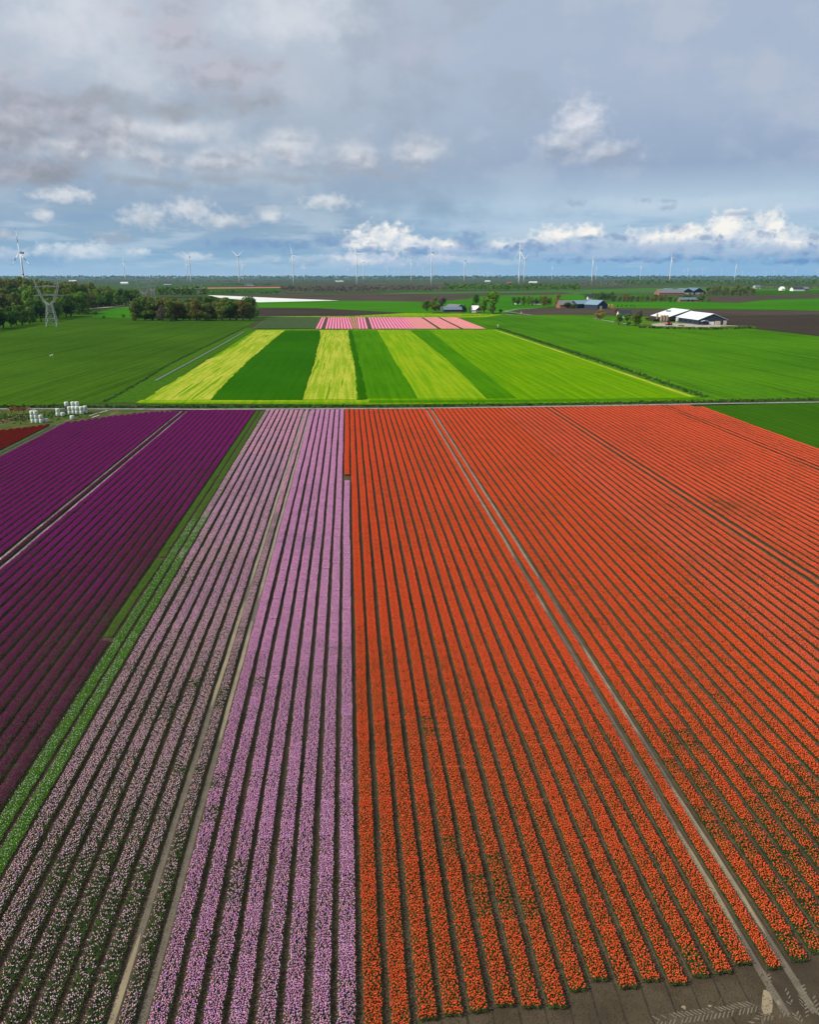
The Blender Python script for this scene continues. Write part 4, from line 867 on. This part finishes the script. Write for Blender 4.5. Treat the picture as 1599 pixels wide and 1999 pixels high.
def turbine(px, hub_y, face, spin, label, hub_h=150.0, s=None, group='wind turbines on the plain', banded=False, blades=65.0):
    """face: angle between the view line and the rotor axis (degrees, hub turned to the photo's left); spin: blade clock angle"""
    s = s or (541.0 - hub_y) / (hub_h - CAM_H); by = 541.0 + CAM_H * s / 0.9551
    p = G(px, hub_y, CAM_H + (541.0 - hub_y) / s); p.z = Z; view = math.atan2(p.x, p.y)
    o = empty('wind_turbine', p, -view + math.pi * 0 - R(face) + 0.0)
    tw = obj('tower', TM if not banded else tower_mesh(hub_h, 3.0, 1.7), o)
    nm = NM if not banded else nac_mesh([white_paint, red_paint], True)
    k = hub_h if banded else 150.0
    nc = obj('nacelle', nm, o, (0, 0, k)); hb = obj('hub', HM, o, (0, 0, k))
    bmsh = BM if not banded else blade_mesh(blades, [white_paint, dark_paint], True)
    for j in range(3):
        b = obj('blade', bmsh, hb, (0, -2.6, 0)); b.rotation_euler = (0, R(spin + 120 * j), 0)
    if banded:
        for z in (46.0, 43.0):
            mb = MB(); mb.tube([(0, 0, z - 1.6), (0, 0, z + 1.6)], [2.62, 2.56], 14, cap=False); mb.build('tower_band', red_paint if z == 46.0 else white_paint, o)
    return tag(o, label, 'wind turbine', group)
TB = [(39, 494, 66, 0, 'large wind turbine with red bands above the big wood', True),
 (241, 512, 66, 8, 'single mid-sized turbine between the wood and the grove'), (369, 502, 48, 300, 'tall white turbine above the grove, standing before a smaller one'), (364, 515, 55, 345, 'smaller turbine partly behind the tall one above the grove'),
 (464, 501, 55, 62, 'tall turbine with raised blades beyond the end of the grove'), (473, 517, 62, 330, 'smaller turbine just beside the raised blade turbine'), (571, 498, 62, 340, 'tall turbine above the middle of the white field'), (593.5, 520, 50, 0, 'small turbine beside the tall one over the white field'),
 (696, 496, 55, 328, 'tall white turbine below the bright cream cloud'), (709.5, 513, 66, 350, 'slimmer turbine just behind the one under the cream cloud'), (679, 524, 66, 355, 'faint turbine before the tall one under the cream cloud'), (756, 523, 60, 40, 'small turbine alone under the cream cloud edge'),
 (803, 512, 72, 0, 'medium turbine in the middle of the row with blade straight up'), (843, 494, 66, 356, 'tallest central turbine with one blade straight up'), (907, 510, 72, 10, 'medium turbine above the dark woodland belt'), (1016, 490, 66, 0, 'tallest turbine over the farm with the largest tree'), (1025, 507, 66, 60, 'turbine half hidden beside the tallest one'),
 (1079, 520, 78, 0, 'faint turbine over the end of the woodland belt'), (1158.5, 505, 80, 5, 'turbine above the blue roofed barns'), (1165, 520, 80, 0, 'smaller turbine behind the one over the blue barns'), (1252, 519, 76, 5, 'thin turbine before the navy barns group'), (1312, 503, 80, 355, 'tall turbine directly above the navy barns'), (1344, 524, 80, 0, 'small turbine past the navy barns'), (1438, 516, 80, 5, 'thin turbine over the square copse')]
for q in TB:
    if len(q) == 6: turbine(q[0], q[1], q[2], q[3], q[4], 101.0, 0.77, banded=True)
    else: turbine(*q[:5])
seen = {}
for i, (x, y) in enumerate(sorted([(1372, 528), (1410, 530), (1513, 529), (1554, 528), (1337, 529), (1271, 530), (1450, 530), (1497, 531), (1596, 530), (1240, 531), (489, 531), (522, 532), (540, 532), (558, 532), (437, 533), (770, 531), (778, 530), (793, 531), (808, 530), (826, 525), (835, 531), (913, 531), (923, 530), (934, 530), (943, 531), (952, 530), (960, 531), (164, 531), (120, 531), (110, 530), (132, 531), (190, 531), (205, 530), (220, 532), (312, 533), (330, 532), (250, 531)])):
    zone = 'beyond wood and grove' if x < 600 else 'above the woodland belt' if x < 1000 else 'beyond the navy barns'; seen[zone] = seen.get(zone, 0) + 1
    turbine(x, y, random.uniform(40, 80), random.uniform(0, 120), f'tiny faint turbine on the horizon {zone}, {ORD[seen[zone]]} from the left', group='faint turbines on the horizon')

# ------------------------------------------------------------------ lattice pylons
steel = plain('galvanised_steel', (0.36, 0.37, 0.36), 0.5, 0.4, 0.2)
def bar(mb, a, b, r): mb.tube([a, b], [r, r], 4, cap=False)
def pylon_parts(k=1.0):
    body = MB(); hw0, hw1, zt = 4.3, 2.2, 18.0
    lv = [0, 7, 12, 15.5, 18]
    wd = lambda z: hw0 + (hw1 - hw0) * z / zt
    cor = lambda z: [(-wd(z), -wd(z), z), (wd(z), -wd(z), z), (wd(z), wd(z), z), (-wd(z), wd(z), z)]
    for a, b in zip(lv, lv[1:]):
        ca, cb = cor(a), cor(b)
        for i in range(4):
            j = (i + 1) % 4; bar(body, ca[i], cb[i], .26 * k); bar(body, ca[i], cb[j], .13 * k); bar(body, ca[j], cb[i], .13 * k); bar(body, cb[i], cb[j], .15 * k)
    arms = []
    for sd in (-1, 1):
        mb = MB(); pts = [(0, 18), (2.9, 21), (5.2, 25.5), (7.0, 31), (9.3, 38)]
        for (x0, z0), (x1, z1) in zip(pts, pts[1:]):
            w0, w1 = 1.7 - z0 * .04, 1.7 - z1 * .04
            if z0 == 18: w0 = 2.2
            for y in (-1, 1):
                bar(mb, (sd * x0, y * w0, z0), (sd * x1, y * w1, z1), .2 * k); bar(mb, (sd * (x0 + 1.6), y * w0, z0), (sd * (x1 + (1.3 if z1 < 35 else 0.1)), y * w1, z1), .18 * k)
                bar(mb, (sd * x0, y * w0, z0), (sd * (x1 + 1.0), y * w1, z1), .1 * k)
        arms.append(mb)
    cross = []
    for z, half in ((25.5, 12.0), (32.5, 10.5)):
        mb = MB()
        for y in (-.7, .7): bar(mb, (-half, 0, z), (0, y, z), .17 * k); bar(mb, (half, 0, z), (0, y, z), .17 * k); bar(mb, (-half, 0, z), (0, y, z + 1.1), .14 * k); bar(mb, (half, 0, z), (0, y, z + 1.1), .14 * k)
        for i in range(-7, 8): x = i * half / 8; t = 1 - abs(x) / half; bar(mb, (x, -.7 * t, z), (x + half / 8 * (1 if i < 0 else -1), .7 * t, z + 1.1 * t), .09 * k)
        cross.append(mb)
    return body, arms, cross
def pylon(px, base, rz, label, k=1.0, sc=1.0):
    o = empty('lattice_pylon', G(px, base, Z + .05), rz); o.scale = (sc, sc, sc); b, a, c = pylon_parts(k)
    b.build('lattice_body', steel, o)
    for m in a: m.build('lattice_arm', steel, o)
    for m in c: m.build('cross_arm', steel, o)
    return tag(o, label, 'pylon', 'power line pylons')
pylon(102.5, 638.5, 0.12, 'grey steel lattice pylon standing in the green field before the wood', 1.0, 0.99)
pylon(284, 601, 0.2, 'second lattice pylon rising behind the left end of the grove', 1.15)
pylon(300, 590, 0.2, 'slimmer lattice pylon just behind the second one', 1.3)
pylon(388, 584, 0.2, 'short lattice pylon visible above the middle of the grove', 1.3, .72)
pylon(290, 551, 0.2, 'very faint distant pylon under the clouds over the grove', 3.0)

# ------------------------------------------------------------------ wrapped bales
wrap = mottled('pale_mint_wrap', (0.40, 0.46, 0.38), (0.54, 0.60, 0.51), 2.2, 0.4, 0.4, bump=0.6); dark_wrap = mottled('dark_wrap', (0.03, 0.03, 0.035), (0.06, 0.06, 0.07), 2.0, 0.35, 0.5)
def bale_mesh():
    mb = MB(); r = random.Random(3); n = 18; prof = [(0.0, .50), (0.05, .57), (.15, .615), (.6, .635), (1.02, .615), (1.12, .57), (1.17, .48)]
    base = 0
    for z, q in prof: mb.v += [(math.cos(6.2832 * k / n) * q * (1 + r.uniform(-.015, .015)), math.sin(6.2832 * k / n) * q * (1 + r.uniform(-.015, .015)), z) for k in range(n)]
    for i in range(len(prof) - 1):
        for k in range(n): a = i * n + k; c = i * n + (k + 1) % n; mb.f.append((a, c, c + n, a + n)); mb.mi.append(0)
    mb.f.append(tuple((len(prof) - 1) * n + k for k in range(n))); mb.mi.append(0); mb.f.append(tuple(reversed(range(n)))); mb.mi.append(0)
    return mb
bale_me = bale_mesh().mesh('bale', wrap, True); bale_dark = bale_mesh().mesh('bale', dark_wrap, True)
def bales(stack, zy, scale=6.396):
    """columns: (zoom x, number high, depth step, where)"""
    for (zx, n, back, lb, dark) in stack:
        g = G(0 + zx / scale, zy, Z + 0.16); g.y += back; 
        for j in range(n):
            o = obj('wrapped_bale', bale_dark if j in dark else bale_me, None, (g.x + random.uniform(-.06, .06), g.y + random.uniform(-.05, .05), g.z + 1.175 * j)); o.rotation_euler = (0, 0, random.uniform(0, 6)); 
            lev = ['at ground level', 'in second tier', 'in third tier'][j] if n > 1 else 'on the ground'
            tag(o, f'{"dark" if j in dark else "pale"} wrapped bale {lev}, {lb}', 'bale', 'wrapped bales stacked in the yard')
YL, YR = 770 + 356 / 6.396, 770 + 272 / 6.396
bales([(416, 3, 0, 'outer column of stack by the red tulips', ()), (464, 3, 0, 'second column of the stack by the red tulips', ()), (520, 2, 0, 'third column of the stack by the red tulips', ()), (566, 1, .8, 'low end of the stack by the red tulips', ())], YL)
bales([(728, 2, 0, 'outer column of the larger stack by the road', ()), (770, 3, 5.0, 'dark based column behind the larger stack', (0, 1)), (785, 1, 0, 'before the larger stack', ()), (826, 2, 3.4, 'second column of the larger stack', ()), (850, 3, 5.2, 'tall back column of the larger stack', ()), (874, 2, 3.4, 'third column of the larger stack', ()), (901, 3, 5.2, 'taller far column of the larger stack', ()), (922, 2, 3.4, 'fourth column of the larger stack', ()), (975, 2, 3.4, 'fifth column of the larger stack', ()), (1003, 2, 4.8, 'last column of the larger stack', ())], YR)
bales([(902, 1, 0, 'in front of the larger stack near the purple tulips', ())], 770 + 314 / 6.396)
for i, (px, py, w) in enumerate(((175, 812, .45), (185, 809, .4), (196, 806, .35), (205, 804.5, .35), (180, 815.5, .6), (215, 811, .4), (100, 833, .6), (130, 828, .45), (10, 848, .6), (25, 843.5, .7), (5, 852, .5), (125, 823, .4), (62, 801, .5))):
    p = G(px, py); q = G(px + 14, py - 5 if i < 6 else py - 3.5)
    strip('puddle', [(p.x, p.y), ((p.x + q.x) / 2, (p.y + q.y) / 2 + .2), (q.x, q.y)], w, mud_water if i % 2 else pale_rut, 0.03, world=True, jit=.3)
strip('muddy_track', [(-100, 856), (0, 844), (100, 831.5), (150, 825), (215, 815), (300, 805.5), (340, 802.5)], 2.6, rut, Z + .255)

# ------------------------------------------------------------------ farm buildings
PAINT = {}
def paint(name, c, rough=.6):
    if name not in PAINT: PAINT[name] = plain(name, c, rough)
    return PAINT[name]
white_roof = mottled('white_sheet_roof', (0.52, 0.53, 0.53), (0.66, 0.67, 0.66), .22, .5, .3); navy = paint('navy_cladding', (0.022, 0.036, 0.062)); slate = paint('slate_blue_roof', (0.10, 0.15, 0.20), .5); grey_roof = paint('grey_roof', (0.13, 0.135, 0.14)); brick = paint('red_brick', (0.26, 0.12, 0.075)); whitew = paint('white_wall', (0.70, 0.70, 0.68)); black_roof = paint('dark_tile_roof', (0.028, 0.03, 0.038)); cream = paint('cream_door', (0.52, 0.45, 0.33)); blue_roof = paint('steel_blue_roof', (0.15, 0.23, 0.29), .45); glass = paint('dark_glass', (0.02, 0.025, 0.03), .1); skirting = paint('concrete_block', (0.28, 0.24, 0.20))
def gable(name, loc, L, Wl, Wr, eave, ridge, rz, wall, roof, label, cat, fit=(), group=None):
    """ridge along local Y from 0 to L; half widths to each side; parts: wall, two roof slopes, fittings on the y=0 gable or the sides"""
    o = empty(name, loc, rz); er = ridge - (ridge - eave) * Wr / Wl if Wl > Wr else eave
    mb = MB(); A = [(-Wl, 0, -.3), (Wr, 0, -.3), (Wr, 0, er), (0, 0, ridge), (-Wl, 0, eave)]; B = [(x, L, z) for x, y, z in A]
    mb.face(A); mb.face(B[::-1])
    mb.face((A[0], A[4], B[4], B[0])[::-1]); mb.face((A[1], B[1], B[2], A[2])); wl = mb.build('wall', wall, o)
    for sd, w, ez in ((-1, Wl, eave), (1, Wr, er)):
        mb = MB(); ov, th = .5, .25; sl = (ridge - ez) / w; e = (sd * (w + ov), ez - sl * ov)
        for y0, y1 in ((-ov, L + ov),):
            a, b, c, d = (0, y0, ridge + .05), (e[0], y0, e[1] + .05), (e[0], y1, e[1] + .05), (0, y1, ridge + .05); up = lambda p: (p[0], p[1], p[2] + th)
            for q in ((up(a), up(b), up(c), up(d)), (a, b, up(b), up(a)), (b, c, up(c), up(b)), (c, d, up(d), up(c)), (d, c, b, a)): mb.face(q if sd > 0 else q[::-1])
        mb.build('roof_slope', roof if not isinstance(roof, tuple) else roof[0 if sd < 0 else 1], o)
    for (part, side, u, w, z0, z1, mat) in fit:
        mb = MB()
        if side == 'g': mb.box((u, -.06, (z0 + z1) / 2), (w, .2, z1 - z0))
        elif side == 'l': mb.box((-Wl - .06, u, (z0 + z1) / 2), (.2, w, z1 - z0))
        elif side == 'r': mb.box((Wr + .06, u, (z0 + z1) / 2), (.2, w, z1 - z0))
        elif side == 'rl':
            t = (z0 - eave) / (ridge - eave); mb.box((-Wl * (1 - t), u, z0 + .55), (2.0, w, 1.5)); 
        mb.build(part, mat, wl)
    return tag(o, label, cat, group)
zb = Z + 0.12
g0 = G(1391, 634.5, zb)
gable('barn', g0, 51, 12.8, 12.8, 4.2, 9.2, R(-2), navy, white_roof, 'large navy barn with white roof and gable facing the green field', 'barn',
      [('door', 'g', -1.0, 4.6, 0, 2.6, whitew), ('door', 'g', 4.4, 5.0, 0, 3.2, cream), ('door', 'g', 10.9, 3.0, 0, 3.6, cream), ('door', 'g', -6.5, 3.4, 0, 3.0, glass)] + [('window_band', 'l', y, 8.0, 1.4, 2.9, glass) for y in (6, 17, 28, 40)])
gb = g0 + Vector((0.9 - .0, 51.6, 0))
gable('barn', gb, 42, 20.5, 12.6, 3.4, 10.3, R(-2), navy, white_roof, 'second white roofed barn directly behind the large navy barn', 'barn', [('window_band', 'l', y, 9.0, 1.2, 2.6, glass) for y in (6, 18, 30)] + [('skylight', 'rl', 30, 9, 7.6, 8, slate)])
gp = G(1376, 634.8, zb); gable('porch', gp, 3.5, 2.6, 2.6, 3.0, 3.5, R(-2), navy, white_roof, 'small white roofed porch against the large navy barn', 'porch', [('opening', 'g', 0, 3.6, 0, 2.4, glass)])
gable('long_shed', G(1268, 627, zb), 30, 11, 11, 2.0, 3.0, R(-92), brown_dark, brown_dark, 'low dark shed with earth coloured roof beside the silos', 'shed', [('gutter', 'r', 15, 30, 1.8, 2.1, paint('green_trim', (0.03, 0.16, 0.11)))])
silo_brown = mottled('weathered_silo', (0.22, 0.16, 0.10), (0.32, 0.25, 0.17), .8); silo_grey = plain('pale_silo', (0.45, 0.44, 0.41), .5)
def silo(px, base, h, r, mat, label):
    o = empty('silo', G(px, base, zb)); mb = MB(); mb.tube([(0, 0, 2.6), (0, 0, h - 1), (0, 0, h)], [r, r, r * .3], 14); mb.build('tank', mat, o)
    mb = MB(); mb.tube([(0, 0, 1.0), (0, 0, 2.6)], [.25, r], 14); mb.build('hopper', mat, o)
    for i in range(4): w = .785 + i * 1.5708; mb = MB(); mb.tube([(math.cos(w) * r * .9, math.sin(w) * r * .9, -.2), (math.cos(w) * r * .9, math.sin(w) * r * .9, 3)], [.1, .1], 6); mb.build('leg', steel, o)
    return tag(o, label, 'silo', 'feed silos beside the barn')
silo(1290.5, 632, 7.6, 1.25, silo_brown, 'brown feed silo nearest the low dark shed'); silo(1296, 632, 7.8, 1.25, silo_brown, 'middle brown feed silo of the three'); silo(1301.5, 632, 7.6, 1.25, silo_brown, 'brown feed silo nearest the orange machine')
silo(1321.5, 632.5, 5.6, 1.3, silo_grey, 'pale grey silo against the middle of the barn side'); silo(1360, 633.5, 6.0, 1.3, silo_grey, 'pale grey silo beside the barn gable corner'); silo(1282.5, 628, 7.5, .9, silo_brown, 'slim brown silo behind the low dark shed')
def machine(px, base, label, body, rz=0.3, sc=1.0):
    o = empty('tractor', G(px, base, zb), rz); o.scale = (sc, sc, sc)
    mb = MB(); mb.box((0, 0, 1.35), (4.2, 1.8, 1.1), taper=.9); mb.build('body', body, o); mb = MB(); mb.box((-.8, 0, 2.4), (1.7, 1.6, 1.3), taper=.82); mb.build('cab', glass, o)
    for x, y, r in ((-1.3, -1, .85), (-1.3, 1, .85), (1.5, -.95, .6), (1.5, .95, .6)): mb = MB(); mb.tube([(x, y - .25, r), (x, y + .25, r)], [r, r], 14); mb.build('wheel', black_roof, o)
    return tag(o, label, 'tractor')
orange_paint = paint('orange_machine_paint', (0.55, 0.10, 0.03))
machine(1306, 635.5, 'orange farm machine parked by the silos', orange_paint, .3, 1.25)
conc = mottled('yard_concrete', (0.26, 0.22, 0.18), (0.36, 0.31, 0.26), .3, objspace=False)
sheet('yard_paving', [(1268, 633), (1280, 638), (1340, 641), (1400, 640), (1465, 638.5), (1430, 635.5), (1360, 633), (1300, 630)], conc, Z + .14)
for i, (px, py, w, d, h, m) in enumerate(((1300, 639, 16, 1.2, .8, conc), (1340, 640, 14, 1.0, .7, conc), (1375, 640.5, 9, 3, .6, conc), (1395, 639, 11, 3, .5, paint('sand_heap', (0.34, 0.26, 0.17))), (1420, 638, 12, 1.2, .9, conc), (1450, 638.4, 14, 1.0, .8, conc), (1262, 634, 9, 1.5, .9, brick), (1330, 637, 5, 1.2, 1.0, brick))):
    mb = MB(); mb.box((0, 0, h / 2), (w, d, h), R(-2), taper=.96); o = mb.build('low_wall', m, None, G(px, py, Z + .14)); tag(o, 'low pale yard wall, ' + ['nearest the orange machine', 'below the barn side', 'beside the sand', 'a sandy heap before the gable', 'past the barn gable', 'farthest out along the bank', 'of brick by the hedge', 'of brick before the pale silo'][i], 'yard wall')
# small dark house
gable('farmhouse', G(1206, 620.5, zb), 13, 4.6, 4.6, 3.0, 7.4, R(-86), whitew, black_roof, 'small white house with dark roof and white dormer by the hedge', 'house', [('dormer', 'rl', 8, 4, 4.6, 6, whitew)]).rotation_euler = (0, 0, R(-90))
# barn group by the largest tree
gable('barn', G(866, 611, zb) + Vector((0, 6, 0)), 21.5, 6.5, 6.5, 3.4, 6.4, R(-90), navy, slate, 'long dark barn with slate blue roof beside the olive thicket', 'barn', [('plinth', 'r', 10.7, 21, 0, 1.1, brick)])
gable('barn', G(902, 610, zb) + Vector((0, 10, 0)), 26, 8.5, 8.5, 3.6, 8.2, R(25), navy, grey_roof, 'taller grey roofed barn behind the slate blue one', 'barn')
gable('shed', G(862.5, 607, zb), 4, 2, 2, 4.2, 5.2, 0, whitew, grey_roof, 'tiny white shed at the end of the slate blue barn', 'shed')
gable('farmhouse', G(920.5, 611, zb) + Vector((0, 4, 0)), 8.5, 4.0, 4.0, 3.4, 7.8, R(-90), whitew, whitew, 'white farmhouse beneath the dark green tree', 'house', [('door', 'r', 4, 4.6, .2, 2.8, whitew), ('window', 'r', 7.2, 1.0, 1.0, 2.2, glass)])
gable('farmhouse', G(935, 611, zb), 8, 3.2, 3.2, 4.0, 6.6, R(8), brick, whitew, 'brick house with pale gable between farmhouse and largest tree', 'house', [('window', 'g', -1.2, 1.2, 1.0, 2.4, whitew), ('window', 'g', 1.4, 1.2, 1.0, 2.4, whitew)])
mb = MB(); mb.box((0, 0, .8), (22, 3, 1.6), 0, taper=.85); tag(mb.build('hedge', LEAF['dark'], None, G(861, 612.3, zb)), 'clipped dark hedge before the olive thicket', 'hedge')
# blue barns
gable('barn', G(1094, 602, zb) + Vector((0, 12, 0)), 26, 10, 10, 4.0, 9.4, R(-90), brick, grey_roof, 'long grey roofed barn next to the golden tree', 'barn')
gable('barn', G(1140, 603, zb), 26, 8.0, 8.0, 5.4, 9.6, R(-70), navy, blue_roof, 'first steel blue roofed barn behind the dark shrubs', 'barn').location = G(1122, 602, zb) + Vector((0, 6, 0))
gable('barn', G(1176, 603, zb), 24, 9.0, 9.0, 5.0, 10.4, R(28), navy, blue_roof, 'second steel blue roofed barn nearest the yellow machinery', 'barn', [('door', 'g', -3, 4, 0, 3.4, whitew)])
yellow = paint('yellow_machine', (0.50, 0.34, 0.10))
for px, lb in ((1184, 'yellow crate stack nearest the blue barn'), (1190, 'tallest yellow crate stack by the blue barn'), (1196, 'yellow crate stack at the meadow corner')):
    o = empty('crate_stack', G(px, 602.5, zb), R(10))
    for j in range(4): mb = MB(); mb.box((0, 0, .65 + j * 1.25), (2.6, 2.2, 1.15)); mb.build('crate', yellow, o)
    tag(o, lb, 'crate stack', 'yellow crates')
for px, py, lb in ((1006, 594.5, 'small white house at the outer end of the tree row'), (1037, 595, 'white house in the middle of the tree row'), (1047, 595, 'narrow white house beside the white house in the row'), (1147, 585, 'white house with dark roof behind the blue barns')):
    gable('house', G(px, py, zb), 7, 4.2, 4.2, 3.2, 6.0, R(-90), whitew, black_roof, lb, 'house', [('window', 'r', 2, 1.2, 1, 2.2, glass), ('window', 'r', 5, 1.2, 1, 2.2, glass)])
# navy barn complex
gable('barn', G(1292, 577, zb) + Vector((0, 30, 0)), 58, 17, 17, 5, 12.5, R(-92), brick, grey_roof, 'wide grey roofed barn at the back of the navy barn yard', 'barn')
for px, py, w, lb in ((1314, 576, 20, 'first low navy barn with white doors'), (1343, 575.5, 18, 'middle navy barn with white doors'), (1364, 575, 19, 'navy barn with pale roof edge beside the square copse')):
    gable('barn', G(px, py, zb), 40, w, w, 5.0, 13.5 if px != 1364 else 14.5, R(8 if px < 1360 else 12), navy, (slate, white_roof) if px == 1364 else slate, lb, 'barn', [('door', 'g', -2, 14, 0, 4.0, whitew), ('door', 'g', 11, 6, 0, 4.5, cream)])
for px, lb in ((1325, 'low brick shed with dark opening before the navy barns'), (1345, 'low slate shed beside the brick shed')):
    gable('shed', G(px, 588.8, zb), 17, 5, 5, 3, 6.2, R(-90), brick, slate, lb, 'shed', [('door', 'r', 15 if px == 1325 else 4, 4, 0, 3.4, glass)])
# far farms
FARM = [(1545, 568.5, 34, whitew, black_roof, 'black roofed far barn with white doors on the meadow'), (1557, 568.2, 30, brick, slate, 'slate roofed barn beside the far black one'), (1523, 567.5, 10, whitew, whitew, 'small bright white house near the far farm'), (1472, 564, 20, whitew, slate, 'pale shed half hidden beyond the square copse'),
    (236, 555, 40, whitew, white_roof, 'far white roofed farm beyond the large wood'), (320, 556.5, 36, whitew, black_roof, 'far black roofed barn beyond the grove'), (478, 558, 40, whitew, slate, 'far farm with white walls among dark trees'), (135, 550, 60, whitew, white_roof, 'long pale roof beyond the top of the wood'), (655, 551, 60, whitew, white_roof, 'pale glasshouse roof on the far plain'), (990, 554.5, 26, brick, paint('red_tile_roof', (0.25, 0.08, 0.05)), 'red tiled far house above the woodland belt'), (1033, 553.6, 50, whitew, white_roof, 'long white far building above the woodland belt'), (947, 551, 40, whitew, white_roof, 'tiny white far building over the woodland')]
for px, py, L, w, r, lb in FARM:
    gable('farm_building', G(px, py, zb), L, 9, 9, 5.5, 11, R(-88), w, r, lb, 'farm building', [('door', 'r', L * .4, L * .3, 0, 4, whitew)])
p = G(262, 594.5, zb); mb = MB(); mb.tube([(0, -1, 2.4), (0, 1, 2.4)], [2.4, 2.4], 16); o = mb.build('round_tank', whitew, None, p); tag(o, 'round white tank end at the corner of the sandy track', 'tank')
# road signs and birds
for px, py, lb in ((1017.5, 613.5, 'small white roadside post at the bend of the farm track'), (972, 640, 'pale marker post at the corner of the far tulip field')):
    o = empty('marker_post', G(px, py, Z + .2)); mb = MB(); mb.tube([(0, 0, 0), (0, 0, 1.8)], [.12, .12], 6); mb.build('post', whitew, o); mb = MB(); mb.box((0, 0, 2.0), (1.2, .2, .8)); mb.build('plate', whitew, o); tag(o, lb, 'post')
white_feather = paint('white_feather', (0.75, 0.75, 0.72))
for px, py, lb in ((98.5, 696.6, 'white bird standing in the wheat field, hind one of two'), (102, 695.6, 'white bird standing in the wheat field, front one of two')):
    mb = MB(); mb.tube([(-.5, 0, .55), (-.25, 0, .62), (.1, 0, .65), (.3, 0, .78), (.42, 0, 1.0), (.55, 0, 1.02)], [.04, .2, .22, .12, .09, .02], 8); mb.tube([(0, .06, 0), (0, .06, .5)], [.02, .02], 5); mb.tube([(0, -.06, 0), (0, -.06, .5)], [.02, .02], 5)
    tag(mb.build('bird', white_feather, None, G(px, py, Z + .09)), lb, 'bird')

# ------------------------------------------------------------------ air
mb = MB(); mb.box((0, 11600, 110), (48800, 25200, 224))
hz = mb.build('haze', None); hz.data.materials.clear()
hm = bpy.data.materials.new('haze_air'); hm.use_nodes = True; hn = hm.node_tree; hn.nodes.clear()
ho = hn.nodes.new('ShaderNodeOutputMaterial'); hv = hn.nodes.new('ShaderNodeVolumePrincipled'); hv.inputs['Color'].default_value = (0.34, 0.56, 0.97, 1); hv.inputs['Density'].default_value = 2.3e-5; hv.inputs['Anisotropy'].default_value = 0.2
hn.links.new(hv.outputs[0], ho.inputs['Volume']); hz.data.materials.append(hm); tag(hz, 'pale blue haze lying over the plain', 'haze', kind='stuff')
